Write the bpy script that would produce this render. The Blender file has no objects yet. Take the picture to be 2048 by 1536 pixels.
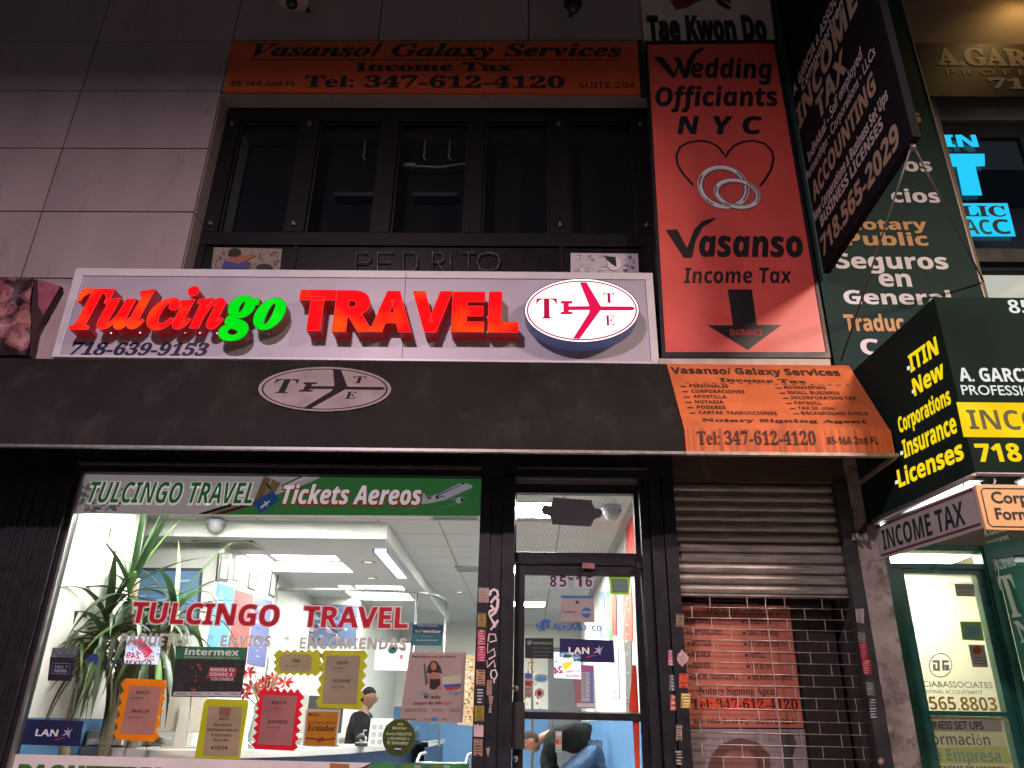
import bpy, bmesh, math, random
from mathutils import Vector, Matrix
random.seed(7)
S = bpy.context.scene
COL = S.collection
PI = math.pi
# ------------------------------------------------------------------ camera
FOC = 1540.0                                   # focal length in photo pixels (photo 2048 x 1536)
_p, _y, _r = (math.radians(a) for a in (23.995, -1.46, 1.111))
CAM = Vector((0, -5.86, 1.25))
_fw = Vector((math.sin(_y)*math.cos(_p), math.cos(_y)*math.cos(_p), math.sin(_p)))
_rt = Vector((math.cos(_y), -math.sin(_y), 0)); _up = _rt.cross(_fw)
CR = _rt*math.cos(_r) + _up*math.sin(_r); CU = -_rt*math.sin(_r) + _up*math.cos(_r)
cam = bpy.data.cameras.new('camera'); cam.sensor_width = 36; cam.lens = FOC/2048*36; cam.clip_end = 500; cam.clip_start = .05
co = bpy.data.objects.new('camera', cam); COL.objects.link(co)
m3 = Matrix((CR, CU, -_fw)).transposed()
co.matrix_world = Matrix.Translation(CAM) @ m3.to_4x4()
S.camera = co
# ------------------------------------------------------------------ world: night sky
w = bpy.data.worlds.new('World'); S.world = w; w.use_nodes = True
nt = w.node_tree; bg = nt.nodes['Background']
sky = nt.nodes.new('ShaderNodeTexSky'); sky.sky_type = 'NISHITA'; sky.sun_disc = False
sky.sun_elevation = math.radians(-1.5); sky.sun_rotation = math.radians(200)
nt.links.new(sky.outputs[0], bg.inputs[0]); bg.inputs[1].default_value = 0.12
S.view_settings.view_transform = 'Standard'; S.view_settings.look = 'None'
S.view_settings.exposure = 0.0; S.view_settings.gamma = 1
S.cycles.use_denoising = True; S.cycles.max_bounces = 7; S.cycles.diffuse_bounces = 3
S.cycles.glossy_bounces = 3; S.cycles.transparent_max_bounces = 16; S.cycles.sample_clamp_indirect = 4

# ------------------------------------------------------------------ materials
def lin(c): return c/12.92 if c <= .04045 else ((c+.055)/1.055)**2.4
def hx(s): return tuple(lin(int(s[i:i+2], 16)/255) for i in (0, 2, 4))
_mats = {}
def mat(name, c, rough=.6, var=.12, scale=6, metal=0, bump=0, bscale=60, trans=0, spec=.5, stretch=None, island=0, dirt=None):
    """Principled surface whose colour drifts a little with a world-space noise."""
    if name in _mats: return _mats[name]
    if isinstance(c, str): c = hx(c)
    m = bpy.data.materials.new(name); m.use_nodes = True; t = m.node_tree; N = t.nodes; L = t.links
    b = N['Principled BSDF']; b.inputs['Roughness'].default_value = rough; b.inputs['Metallic'].default_value = metal
    b.inputs['Specular IOR Level'].default_value = spec
    g = N.new('ShaderNodeNewGeometry'); n = N.new('ShaderNodeTexNoise'); n.inputs['Scale'].default_value = scale; n.inputs['Detail'].default_value = 5
    src = g.outputs['Position']
    if stretch:
        mp = N.new('ShaderNodeMapping'); mp.inputs['Scale'].default_value = stretch; L.new(src, mp.inputs[0]); src = mp.outputs[0]
    L.new(src, n.inputs['Vector'])
    mr = N.new('ShaderNodeMapRange'); mr.inputs['From Min'].default_value = .3; mr.inputs['From Max'].default_value = .7
    mr.inputs['To Min'].default_value = 1-var; mr.inputs['To Max'].default_value = 1+var; L.new(n.outputs[0], mr.inputs[0])
    val = mr.outputs[0]
    if island:
        a = N.new('ShaderNodeMapRange'); a.inputs['To Min'].default_value = 1-island; a.inputs['To Max'].default_value = 1+island
        L.new(g.outputs['Random Per Island'], a.inputs[0]); q = N.new('ShaderNodeMath'); q.operation = 'MULTIPLY'
        L.new(val, q.inputs[0]); L.new(a.outputs[0], q.inputs[1]); val = q.outputs[0]
    vm = N.new('ShaderNodeVectorMath'); vm.operation = 'SCALE'; vm.inputs[0].default_value = c; L.new(val, vm.inputs['Scale'])
    colr = vm.outputs[0]
    if dirt:                                            # (colour, scale, threshold): stains of their own shape
        n2 = N.new('ShaderNodeTexNoise'); n2.inputs['Scale'].default_value = dirt[1]; n2.inputs['Detail'].default_value = 8; n2.inputs['Roughness'].default_value = .7
        L.new(src, n2.inputs['Vector']); r2 = N.new('ShaderNodeMapRange'); r2.inputs['From Min'].default_value = dirt[2]; r2.inputs['From Max'].default_value = dirt[2]+.15; r2.clamp = True
        L.new(n2.outputs[0], r2.inputs[0]); mx = N.new('ShaderNodeMix'); mx.data_type = 'RGBA'; L.new(r2.outputs[0], mx.inputs[0]); L.new(colr, mx.inputs[6])
        mx.inputs[7].default_value = (*(hx(dirt[0]) if isinstance(dirt[0], str) else dirt[0]), 1); colr = mx.outputs[2]
    L.new(colr, b.inputs['Base Color'])
    r = N.new('ShaderNodeMapRange'); r.inputs['To Min'].default_value = max(.02, rough-.1); r.inputs['To Max'].default_value = min(1, rough+.1)
    L.new(n.outputs[0], r.inputs[0]); L.new(r.outputs[0], b.inputs['Roughness'])
    if bump:
        n3 = N.new('ShaderNodeTexNoise'); n3.inputs['Scale'].default_value = bscale; n3.inputs['Detail'].default_value = 4; L.new(src, n3.inputs['Vector'])
        bu = N.new('ShaderNodeBump'); bu.inputs['Strength'].default_value = bump; bu.inputs['Distance'].default_value = .02
        L.new(n3.outputs[0], bu.inputs['Height']); L.new(bu.outputs[0], b.inputs['Normal'])
    if trans:                                           # paper or vinyl that lets the light behind it through
        tr = N.new('ShaderNodeBsdfTranslucent'); L.new(colr, tr.inputs[0]); ms = N.new('ShaderNodeMixShader'); ms.inputs[0].default_value = trans
        L.new(b.outputs[0], ms.inputs[1]); L.new(tr.outputs[0], ms.inputs[2]); L.new(ms.outputs[0], N['Material Output'].inputs[0])
    _mats[name] = m; return m
def glow(name, c, k, c2=None, scale=5):
    if name in _mats: return _mats[name]
    if isinstance(c, str): c = hx(c)
    m = bpy.data.materials.new(name); m.use_nodes = True; t = m.node_tree; N = t.nodes; L = t.links
    N.remove(N['Principled BSDF']); e = N.new('ShaderNodeEmission'); e.inputs[0].default_value = (*c, 1); e.inputs[1].default_value = k
    if c2:                                              # brighter where a lamp sits behind the face
        g = N.new('ShaderNodeNewGeometry'); n = N.new('ShaderNodeTexNoise'); n.inputs['Scale'].default_value = scale; n.inputs['Detail'].default_value = 1
        L.new(g.outputs['Position'], n.inputs['Vector']); mr = N.new('ShaderNodeMapRange'); mr.inputs['From Min'].default_value = .47; mr.inputs['From Max'].default_value = .68; mr.clamp = True
        L.new(n.outputs[0], mr.inputs[0]); mx = N.new('ShaderNodeMix'); mx.data_type = 'RGBA'; mx.inputs[6].default_value = (*c, 1); mx.inputs[7].default_value = (*(hx(c2) if isinstance(c2, str) else c2), 1)
        L.new(mr.outputs[0], mx.inputs[0]); L.new(mx.outputs[2], e.inputs[0])
    L.new(e.outputs[0], N['Material Output'].inputs[0]); _mats[name] = m; return m
def glassmat(name, tint=(1, 1, 1), refl=.07, rough=0):
    if name in _mats: return _mats[name]
    m = bpy.data.materials.new(name); m.use_nodes = True; t = m.node_tree; N = t.nodes; L = t.links
    N.remove(N['Principled BSDF']); tr = N.new('ShaderNodeBsdfTransparent'); tr.inputs[0].default_value = (*tint, 1)
    gl = N.new('ShaderNodeBsdfGlossy'); gl.inputs['Roughness'].default_value = rough; lw = N.new('ShaderNodeLayerWeight'); lw.inputs[0].default_value = .25
    mr = N.new('ShaderNodeMapRange'); mr.inputs['To Min'].default_value = refl*.6; mr.inputs['To Max'].default_value = min(1, refl*5); L.new(lw.outputs['Fresnel'], mr.inputs[0])
    ms = N.new('ShaderNodeMixShader'); L.new(mr.outputs[0], ms.inputs[0]); L.new(tr.outputs[0], ms.inputs[1]); L.new(gl.outputs[0], ms.inputs[2])
    L.new(ms.outputs[0], N['Material Output'].inputs[0]); _mats[name] = m; return m
def M(c, rough=.55, **k):                               # quick colour of ink, paper or paint
    return mat(f'paint {c} {rough} {k}'[:60], c, rough, **{**dict(var=.06, scale=9), **k})

# ------------------------------------------------------------------ planes and pixels of the photo
class Pl:
    def __init__(s, p0, n):
        s.p0 = Vector(p0); s.n = Vector(n).normalized()
        if (CAM-s.p0).dot(s.n) < 0: s.n = -s.n
    def at(s, q, off=0):
        d = _fw*FOC + CR*(q[0]-1024) - CU*(q[1]-768)
        o = s.p0 + s.n*off
        return CAM + d*((o-CAM).dot(s.n)/d.dot(s.n))
def PY(y): return Pl((0, y, 0), (0, -1, 0))
def PX(x): return Pl((x, 0, 0), (-1, 0, 0))
def PZ(z): return Pl((0, 0, z), (0, 0, 1))
def P(x, y, Y=0): return PY(Y).at((x, y))
def CV(sx, ox, oy): return lambda *pts: [(ox+x/sx, oy+y/sx) for x, y in pts]

# ------------------------------------------------------------------ mesh builder
class B:
    def __init__(s): s.v = []; s.f = []; s.m = []; s.mats = []; s.sm = []
    def mi(s, m):
        if m not in s.mats: s.mats.append(m)
        return s.mats.index(m)
    def add(s, vs, fs, m=None, smooth=False):
        o = len(s.v); s.v += [tuple(v) for v in vs]; k = s.mi(m)
        for f in fs: s.f.append([o+i for i in f]); s.m.append(k); s.sm.append(smooth)
        return s
    def box(s, x0, x1, y0, y1, z0, z1, m=None):
        return s.add([(x, y, z) for x in (x0, x1) for y in (y0, y1) for z in (z0, z1)],
                     [(0, 1, 3, 2), (4, 6, 7, 5), (0, 4, 5, 1), (2, 3, 7, 6), (0, 2, 6, 4), (1, 5, 7, 3)], m)
    def poly(s, pts, m=None): return s.add(pts, [list(range(len(pts)))], m)
    def prism(s, pts, d, m=None):                       # polygon pushed along the vector d
        n = len(pts); d = Vector(d); q = [Vector(p) for p in pts]
        return s.add(q+[p+d for p in q], [list(range(n)), list(range(2*n-1, n-1, -1))]+[(i, i+n, (i+1) % n+n, (i+1) % n) for i in range(n)], m)
    def tube(s, pts, r, m=None, n=8, cap=True):
        pts = [Vector(p) for p in pts]; vs = []; fs = []; rr = r if isinstance(r, (list, tuple)) else [r]*len(pts)
        for i, p in enumerate(pts):
            t = (pts[min(i+1, len(pts)-1)]-pts[max(i-1, 0)]).normalized()
            a = t.orthogonal().normalized() if i == 0 else (a - t*a.dot(t)).normalized(); b = t.cross(a)
            vs += [p+(a*math.cos(2*PI*k/n)+b*math.sin(2*PI*k/n))*rr[i] for k in range(n)]
        for i in range(len(pts)-1):
            for k in range(n): fs.append((i*n+k, i*n+(k+1) % n, (i+1)*n+(k+1) % n, (i+1)*n+k))
        if cap: fs += [list(range(n-1, -1, -1)), list(range((len(pts)-1)*n, len(pts)*n))]
        return s.add(vs, fs, m, True)
    def ball(s, c, r, m=None, n=12, q=8, squash=(1, 1, 1)):
        vs = []; fs = []; c = Vector(c)
        for i in range(q+1):
            th = PI*i/q
            for k in range(n): vs.append(c+Vector((math.sin(th)*math.cos(2*PI*k/n)*squash[0], math.sin(th)*math.sin(2*PI*k/n)*squash[1], math.cos(th)*squash[2]))*r)
        for i in range(q):
            for k in range(n): fs.append((i*n+k, (i+1)*n+k, (i+1)*n+(k+1) % n, i*n+(k+1) % n))
        return s.add(vs, fs, m, True)
    def lathe(s, c, prof, m=None, n=16):                # prof: (radius, height) pairs round a vertical axis
        vs = []; fs = []; c = Vector(c)
        for r, h in prof: vs += [c+Vector((r*math.cos(2*PI*k/n), r*math.sin(2*PI*k/n), h)) for k in range(n)]
        for i in range(len(prof)-1):
            for k in range(n): fs.append((i*n+k, i*n+(k+1) % n, (i+1)*n+(k+1) % n, (i+1)*n+k))
        return s.add(vs, fs, m, True)
    def obj(s, name, m=None, parent=None, bevel=0):
        me = bpy.data.meshes.new(name); me.from_pydata(s.v, [], s.f)
        for mm in (s.mats or [None]): me.materials.append(mm or m)
        for p, k, q in zip(me.polygons, s.m, s.sm): p.material_index = k; p.use_smooth = q
        bm = bmesh.new(); bm.from_mesh(me); bmesh.ops.recalc_face_normals(bm, faces=bm.faces); bm.to_mesh(me); bm.free()
        o = bpy.data.objects.new(name, me); COL.objects.link(o)
        if parent is not None: adopt(o, parent)
        if bevel:
            b = o.modifiers.new('bevel', 'BEVEL'); b.width = bevel; b.segments = 2; b.limit_method = 'ANGLE'
        return o
def adopt(o, parent):
    o.parent = parent
    if parent.type == 'EMPTY': o.matrix_parent_inverse = Matrix.Translation(-parent.location)
def tag(o, label, cat, group=None, kind=None):
    if label: o['label'] = label
    if cat: o['category'] = cat
    if group: o['group'] = group
    if kind: o['kind'] = kind
    return o
def thing(name, label, cat, loc=(0, 0, 0), group=None):
    o = bpy.data.objects.new(name, None); o.empty_display_size = .1; COL.objects.link(o); o.location = Vector(loc)
    return tag(o, label, cat, group)
def struct(o): o['kind'] = 'structure'; return o

# ------------------------------------------------------------------ lettering (built-in typeface and its mathematical alphabets)
STY = dict(plain=None, serif=(0x1D400, 0x1D41A, 0x1D7CE), serifi=(0x1D468, 0x1D482, 0x1D7CE), sans=(0x1D5D4, 0x1D5EE, 0x1D7EC),
           sansi=(0x1D63C, 0x1D656, 0x1D7EC), sanr=(0x1D5A0, 0x1D5BA, 0x1D7E2), scr=(0x1D4D0, 0x1D4EA, 0x1D7CE), ital=(0x1D434, 0x1D44E, 0x1D7CE))
def conv(s, st):
    v = STY[st]
    if not v: return s
    o = ''
    for c in s:
        if 'A' <= c <= 'Z': o += chr(v[0]+ord(c)-65)
        elif 'a' <= c <= 'z': o += 'ℎ' if st == 'ital' and c == 'h' else chr(v[1]+ord(c)-97)
        elif '0' <= c <= '9': o += chr(v[2]+ord(c)-48)
        else: o += c
    return o
_tc = {}
_tcur = bpy.data.curves.new('typeset', 'FONT'); _tcur.size = 1; _tobj = bpy.data.objects.new('typeset', _tcur)
def glyphs(s, st, bold=0, res=3):
    k = (s, st, res)
    if k not in _tc:
        c = _tcur; c.body = conv(s, st); c.resolution_u = res
        me = _tobj.to_mesh(); v = [(q.co.x, q.co.y) for q in me.vertices]; f = []
        for p in me.polygons:
            i = list(p.vertices); ar = sum(v[i[j]][0]*v[i[(j+1) % len(i)]][1]-v[i[(j+1) % len(i)]][0]*v[i[j]][1] for j in range(len(i)))
            if abs(ar) > 1e-9: f.append(i if ar > 0 else i[::-1])
        _tc[k] = (v, f); _tobj.to_mesh_clear()
    v, f = _tc[k]
    if not bold: return v, f
    key = lambda i: (round(v[i][0], 4), round(v[i][1], 4))     # heavier: every outline point moves outwards along its mitre
    E = {(key(q[j]), key(q[(j+1) % len(q)])) for q in f for j in range(len(q))}; nr = {}
    for a, b in E:
        if (b, a) in E or a == b: continue
        dx, dy = b[0]-a[0], b[1]-a[1]; L = math.hypot(dx, dy)
        for p in (a, b): nr.setdefault(p, []).append((dy/L, -dx/L))
    o = []
    for i, (x, y) in enumerate(v):
        n = nr.get(key(i), [])
        if n:
            mx, my = sum(q[0] for q in n), sum(q[1] for q in n); L = math.hypot(mx, my) or 1; mx /= L; my /= L
            h = min(1.8, 1/max(.3, sum(mx*q[0]+my*q[1] for q in n)/len(n))); x, y = x+mx*h*bold, y+my*h*bold
        o.append((x, y))
    return o, f
def fit(pl, s, st, Lp, Rp, Tp, off=.003, bold=0, shear=0, grow=0, res=3, mirror=False):
    """The string laid on a plane: baseline from photo pixel Lp to Rp, its top at Tp. Returns points and faces."""
    v, f = glyphs(s, st, bold, res)
    a, b, t = (pl.at(q) for q in (Lp, Rp, Tp))
    U = b-a; wd = U.length; U.normalize(); V = pl.n.cross(U)
    if V.dot(CU) < 0: V = -V
    ht = (t-a).dot(V); sy = ht/max(y for x, y in v)
    X = [x+shear*y for x, y in v]; x0, x1 = min(X), max(X); sx = wd/(x1-x0)
    if mirror: X = [x0+x1-x for x in X]
    if grow:
        v2, f = glyphs(s, st, bold+grow/((sx+sy)/2), res); X = [x+shear*y for x, y in v2]; v = v2
    return [a+U*((x-x0)*sx)+V*(y*sy)+pl.n*off for x, (_, y) in zip(X, v)], f
def write(b, pl, s, st, Lp, Rp, Tp, m, off=.003, **k):
    vs, fs = fit(pl, s, st, Lp, Rp, Tp, off, **k); b.add(vs, fs, m); return b
def ink(b, pl, pts, m, off=.002): b.poly([pl.at(q, off) for q in pts], m); return b
def slab(pl, quad, t, m, name, parent=None, bevel=0, off=0):
    b = B(); b.prism([pl.at(q, off) for q in quad], -pl.n*t); return b.obj(name, m, parent, bevel)
def band(b, pl, pts, wpx, m, off=.0025, closed=False):   # a painted line of constant width through photo pixels
    q = [pl.at(p, off) for p in pts]; n = len(q)
    wd = (pl.at((pts[0][0]+wpx, pts[0][1]), off)-q[0]).length/2; vs = []
    for i in range(n):
        t = (q[(i+1) % n if closed else min(i+1, n-1)]-q[(i-1) % n if closed else max(i-1, 0)]).normalized(); d = pl.n.cross(t)*wd
        vs += [q[i]+d, q[i]-d]
    b.add(vs, [(2*i, 2*i+1, 2*((i+1) % n)+1, 2*((i+1) % n)) for i in range(n if closed else n-1)], m); return b
def ell(cx, cy, rx, ry, n=48, tilt=0, a0=0, a1=360):
    t = math.radians(tilt); o = []
    full = abs(a1-a0) >= 360
    for k in range(n):
        a = math.radians(a0+(a1-a0)*k/(n if full else n-1)); x, y = rx*math.cos(a), ry*math.sin(a)
        o.append((cx+x*math.cos(t)-y*math.sin(t), cy+x*math.sin(t)+y*math.cos(t)))
    return o
def sign(name, label, cat, pl, quad, t, m, art=None, group=None, parent=None, bevel=0):
    """A flat sign: its panel is the thing itself, what is written on it a child."""
    o = slab(pl, quad, t, m, name, parent, bevel)
    if label: tag(o, label, cat, group)
    if art:
        b = B(); art(b, pl)
        if b.v: b.obj('lettering', None, o)
    return o
# ================================================================== MATERIALS
clad = mat('pale panel', (.34, .285, .29), .55, .10, 1.3, island=.07, bump=.05, bscale=90, stretch=(1.6, 1, .45), dirt=((.24, .19, .195), 3.2, .56))
groove = mat('dark joint', (.02, .018, .02), .9)
blackal = mat('black aluminium', (.014, .014, .019), .42, .25, 14, bump=.03, spec=.35)
blackal2 = mat('dark bronze aluminium', (.02, .018, .021), .42, .25, 14)
alum = mat('bare aluminium', (.33, .31, .3), .45, .15, 20, metal=.9)
whitealu = mat('white painted metal', (.47, .445, .52), .4, .09, 2.5, dirt=((.38, .35, .38), 2.2, .62))
steel = mat('galvanised steel', (.42, .40, .40), .42, .2, 12, metal=.8)
glass = glassmat('shop glass', (.97, .985, .975), .035)
glassd = glassmat('upper glass', (.8, .82, .85), .06)
cream = mat('cream wall paint', (.80, .79, .73), .7, .03, 2)
white = mat('white ceiling paint', (.84, .84, .81), .8, .03, 2)
lamp_white = glow('lamp diffuser', (1, .98, .93), 165)
orangev = mat('orange vinyl', (.56, .085, .02), .45, .1, 4, dirt=((.40, .06, .02), 5, .66))
blackf = mat('black awning fabric', (.015, .0125, .012), .8, .3, 2, bump=.3, bscale=6, spec=.25, stretch=(1, 1, .35), dirt=((.027, .024, .0225), 3.5, .52))
darkgreen = mat('dark green paint', (.012, .055, .045), .45, .2, 5)
ink_black = mat('black ink', (.014, .012, .014), .45, .1, 10)
FR, MID = PY(0), None

# ================================================================== STREET
g = B().box(-30, 30, -3.2, .35, -.3, 0); struct(g.obj('sidewalk', mat('concrete pavement', (.3, .29, .27), .8, .2, 3, bump=.2, bscale=40)))
g = B().box(-30, 30, -3.35, -3.2, -.3, -.004); struct(g.obj('kerb', mat('granite kerb', (.34, .33, .32), .7, .2, 8)))
g = B().poly([(-60, -3.35, -.15), (-60, -60, -.15), (60, -60, -.15), (60, -3.35, -.15)]); struct(g.obj('road', mat('asphalt', (.05, .05, .05), .8, .3, 6, bump=.3, bscale=80)))
g = B().poly([(-60, .35, -.05), (60, .35, -.05), (60, 60, -.05), (-60, 60, -.05)]); struct(g.obj('ground', mat('ground behind', (.1, .09, .08), .9)))

# street lamps that stand behind the photographer and light the lower facade
def street_lamp(x, y, z, col, power, label, sx=.7, sy=.35):
    t = thing('street_lamp', label, 'street lamp', (x, y, -.15), 'street lamps on the kerb behind the camera')
    px = x-.1; pm = mat('lamp post metal', (.08, .09, .085), .5, .2, 6, metal=.6)
    B().tube([(px, y-1.2, -.15), (px, y-1.2, .8), (px, y-1.2, z+.35)], [.13, .1, .07], None, 12).obj('pole', pm, t)
    B().tube([(px, y-1.2, z+.3), (px, y-.8, z+.36), (px, y-.2, z+.2)], .035, None, 8).obj('arm', pm, t)
    B().box(x-sx/2-.04, x+sx/2+.04, y-sy/2-.1, y+sy/2+.04, z+.03, z+.16).obj('lamp_head', pm, t, .02)
    B().poly([(x-sx/2, y-sy/2, z+.025), (x+sx/2, y-sy/2, z+.025), (x+sx/2, y+sy/2, z+.025), (x-sx/2, y+sy/2, z+.025)]).obj('lamp_lens', glow('lens '+label, col, 6), t)
    l = bpy.data.lights.new('lamp_light', 'AREA'); l.shape = 'RECTANGLE'; l.size = sx; l.size_y = sy; l.energy = power; l.color = col
    o = bpy.data.objects.new('lamp_light', l); COL.objects.link(o); o.location = (x, y, z); o.rotation_euler = (0, 0, 0); adopt(o, t)
street_lamp(-2.6, -7.4, 7.35, (1, .74, .84), 960, 'street lamp with a pinkish light across from the pale panels')
street_lamp(5.2, -5.6, 6.9, (1, .74, .60), 880, 'street lamp with a warm light across from the green office', 1.1, .5)

# ================================================================== THE BUILDING WITH THE TRAVEL AGENCY
bld = thing('building', 'building clad in large pale panels with a band of dark windows above the shop', 'building', (-1.2, .1, 0))
xs = [-7.5, -6.04, -4.59, -3.15, -1.62, -.05, 1.20]
zs = [4.1, 4.86, 5.59, 6.34, 7.08, 7.77, 8.52, 9.3, 10.05]
b = B(); G = .006
for i in range(6):
    for k in range(8):
        if i >= 3 and k < 4: continue
        x0, x1, z0, z1 = xs[i]+G, xs[i+1]-G, zs[k]+G, zs[k+1]-G
        y = random.uniform(-.001, .001)
        b.box(x0, x1, y, .03, z0, z1)
b.obj('cladding', clad, bld, .003)
b = B(); b.box(-7.5, -3.16, .032, .5, 3.2, 10.2); b.box(-3.16, 1.21, .032, .5, 7.09, 10.2); b.box(-7.5, 1.2, .01, .5, 3.95, 4.09); b.obj('wall', groove, bld)
# reveal round the window band
b = B()
for k in range(4): b.box(-3.185, -3.15, .031, .27, zs[k]+G, zs[k+1]-G)
b.box(-3.15, 1.20, .031, .27, 7.06, 7.075); b.box(1.19, 1.22, .0, .27, 4.1, 7.06)
b.obj('reveal', clad, bld)
# window band
wn = B(); YF = .25
pxs = [(-3.0, -2.36), (-2.17, -1.53), (-1.35, -.64), (-.48, .17), (.37, 1.0)]
z0, z1 = 5.52, 6.89
wn.box(-3.15, 1.19, YF-.04, YF+.06, z1, 7.06); wn.box(-3.15, 1.19, YF-.04, YF+.06, 5.37, z0)
cuts = [-3.15]+[c for p in pxs for c in p]+[1.19]
for i in range(0, 12, 2): wn.box(cuts[i], cuts[i+1], YF-.04, YF+.06, z0, z1)
upf = mat('upper window frame', (.006, .005, .007), .5, .25, 14, spec=.2); wnd = wn.obj('window', upf, bld, .006)
for x0, x1 in pxs:
    B().box(x0+.02, x1-.02, YF+.02, YF+.028, z0+.02, z1-.02).obj('pane', glassd, wnd)
    f = B()
    for a, c in ((x0, x0+.02), (x1-.02, x1)): f.box(a, c, YF, YF+.04, z0, z1)
    f.box(x0+.02, x1-.02, YF, YF+.04, z0, z0+.02); f.box(x0+.02, x1-.02, YF, YF+.04, z1-.02, z1); f.obj('sash', mat('upper sash', (.010, .009, .011), .5, .2, 14, spec=.25), wnd)
clipm = mat('clip metal', (.25, .24, .25), .35, .1, 10, metal=.8)
for x in (-3.07, -2.27, .27, 1.09):
    for z in (6.83, 5.6):
        B().tube([(x, YF-.04, z), (x, YF-.06, z)], .022, None, 10).box(x-.008, x+.008, YF-.075, YF-.06, z-.02, z+.02).obj('clip', clipm, wnd)
sp = B(); sp.box(-3.15, 1.19, YF-.02, YF+.05, 4.0, 5.36); sp.obj('spandrel', mat('dark spandrel', (.007, .005, .007), .4, .2, 8, spec=.2), bld)
for x0, x1 in ((-2.24, -2.2), (.26, .3), (-3.15, -3.08), (1.04, 1.19)): B().box(x0, x1, YF-.04, YF-.021, 4.1, 5.365).obj('mullion', upf, bld)
# room behind the dark windows
r = B(); dk = mat('dark drape', (.016, .013, .015), .9, .3, 4, stretch=(6, 6, .3)); gy = mat('grey plaster', (.13, .125, .13), .8)
r.box(-3.13, 1.17, .56, .58, 5.3, 7.05, dk); r.box(-3.13, 1.17, .32, .56, 6.87, 6.93, gy); r.box(-3.13, 1.17, .312, .56, 5.3, 5.5, dk); r.box(1.03, 1.17, .32, .56, 5.5, 6.87, gy)
r.box(-3.13, -3.02, .32, .56, 5.5, 6.87, mat('white jamb', (.66, .66, .70), .7))
r.obj('upper_room', None, bld)
t = thing('light_track', 'thin light track with hooks hanging behind the third upper window', 'light track', (-1, .46, 6.5))
tk = B().tube([(-1.33, .46, 6.52), (-.95, .46, 6.5), (-.6, .46, 6.56)], .012).box(-1.33, -1.2, .44, .48, 6.5, 6.54); tk.obj('track', mat('track grey', (.5, .48, .5), .4), t)
for x in (-1.75, -1.12, -.86): B().tube([(x, .46, 6.86), (x, .46, 6.62), (x+.03, .46, 6.59)], .009).obj('hook', _mats['track grey'], t)
t = B().box(-1.2, -.75, .44, .555, 6.12, 6.17).box(-2.0, -1.55, .44, .555, 6.12, 6.17); tag(t.obj('shelf', mat('shelf grey', (.07, .066, .075), .5)), 'grey shelf in the dark room behind the middle upper windows', 'shelf')
# lamps over the windows
for px, py, lab in ((585, -2, 'round lamp head hanging at the top edge above the orange banner'), (1146, 8, 'small dark bulb lamp hanging near the martial arts sign')):
    c = P(px, py, -.45); t = thing('facade_lamp', lab, 'lamp', c, 'lamps over the upper windows')
    B().tube([(c.x, 0, c.z+.35), (c.x, -.3, c.z+.4), (c.x, -.45, c.z+.2)], .018).obj('arm', blackal, t)
    B().lathe((c.x, -.45, c.z), [(.03, .2), (.06, .14), (.16 if px < 900 else .09, .03), (.16 if px < 900 else .09, 0), (.01, .02)]).obj('lamp_shade', mat('cream enamel', (.5, .42, .36), .4) if px < 900 else blackal, t)
    B().ball((c.x+.0, -.45, c.z-.06), .06).obj('bulb', mat('dark bulb', (.02, .03, .03), .15), t)

# posters and the unlit neon in the spandrel
def art(b, pl):
    K = CV(2.226, 400, 40); q = lambda *p: K(*p)
    for k in range(60):
        x = random.uniform(62, 355); y = random.uniform(1018, 1100); ww = random.uniform(3, 14)
        ink(b, pl, q((x, y), (x+ww, y), (x+ww, y+random.uniform(4, 18)), (x, y+9)), M(random.choice(('8a7a70', '5b4a42', 'a89888', '2c2422', '6e5c50'))), .002+.0001*k)
    ink(b, pl, q((95, 1106), (110, 1070), (150, 1048), (205, 1055), (215, 1106)), M('3a3f86'), .010)
    ink(b, pl, q((110, 1072), (150, 1050), (240, 1042), (250, 1050), (170, 1085)), M('9a6048'), .011)
    ink(b, pl, q(*ell(155, 1035, 28, 20)), M('1c1412'), .012); ink(b, pl, q(*ell(285, 1100, 36, 14)), M('120c10'), .012)
K2 = CV(2.226, 400, 40)
sign('poster', 'colour photo poster of a man in blue, under the leftmost upper window', 'poster', PY(YF-.03), K2((62, 1012), (366, 1018), (350, 1150), (45, 1150)), .008, M('8f8074'), art)
def art(b, pl):
    for k in range(46):
        x = random.uniform(1655, 1935); y = random.uniform(1042, 1120); ww = random.uniform(6, 26)
        ink(b, pl, K2((x, y), (x+ww, y+2), (x+ww*.7, y+random.uniform(4, 20)), (x, y+9)), M(random.choice(('c9c4cc', '9a96a0', 'e0dce2', '6a6870', 'b5b0ba'))), .002+.0001*k)
    ink(b, pl, K2((1800, 1050), (1850, 1055), (1855, 1100), (1830, 1085)), M('1c1b22'), .010); ink(b, pl, K2(*ell(1845, 1085, 30, 30)), M('e4e0e6'), .009)
sign('poster', 'black and white photo poster under the rightmost upper window', 'poster', PY(YF-.03), K2((1650, 1037), (1950, 1040), (1955, 1150), (1650, 1150)), .008, M('c8c4cc'), art)
b = B(); vs, fs = fit(PY(YF-.045), 'PEDRITO', 'plain', *K2((693, 1118), (1335, 1120), (693, 1035)), off=0)
tubem = mat('unlit neon glass', (.10, .09, .10), .25)
pl = PY(YF-.05)
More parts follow.
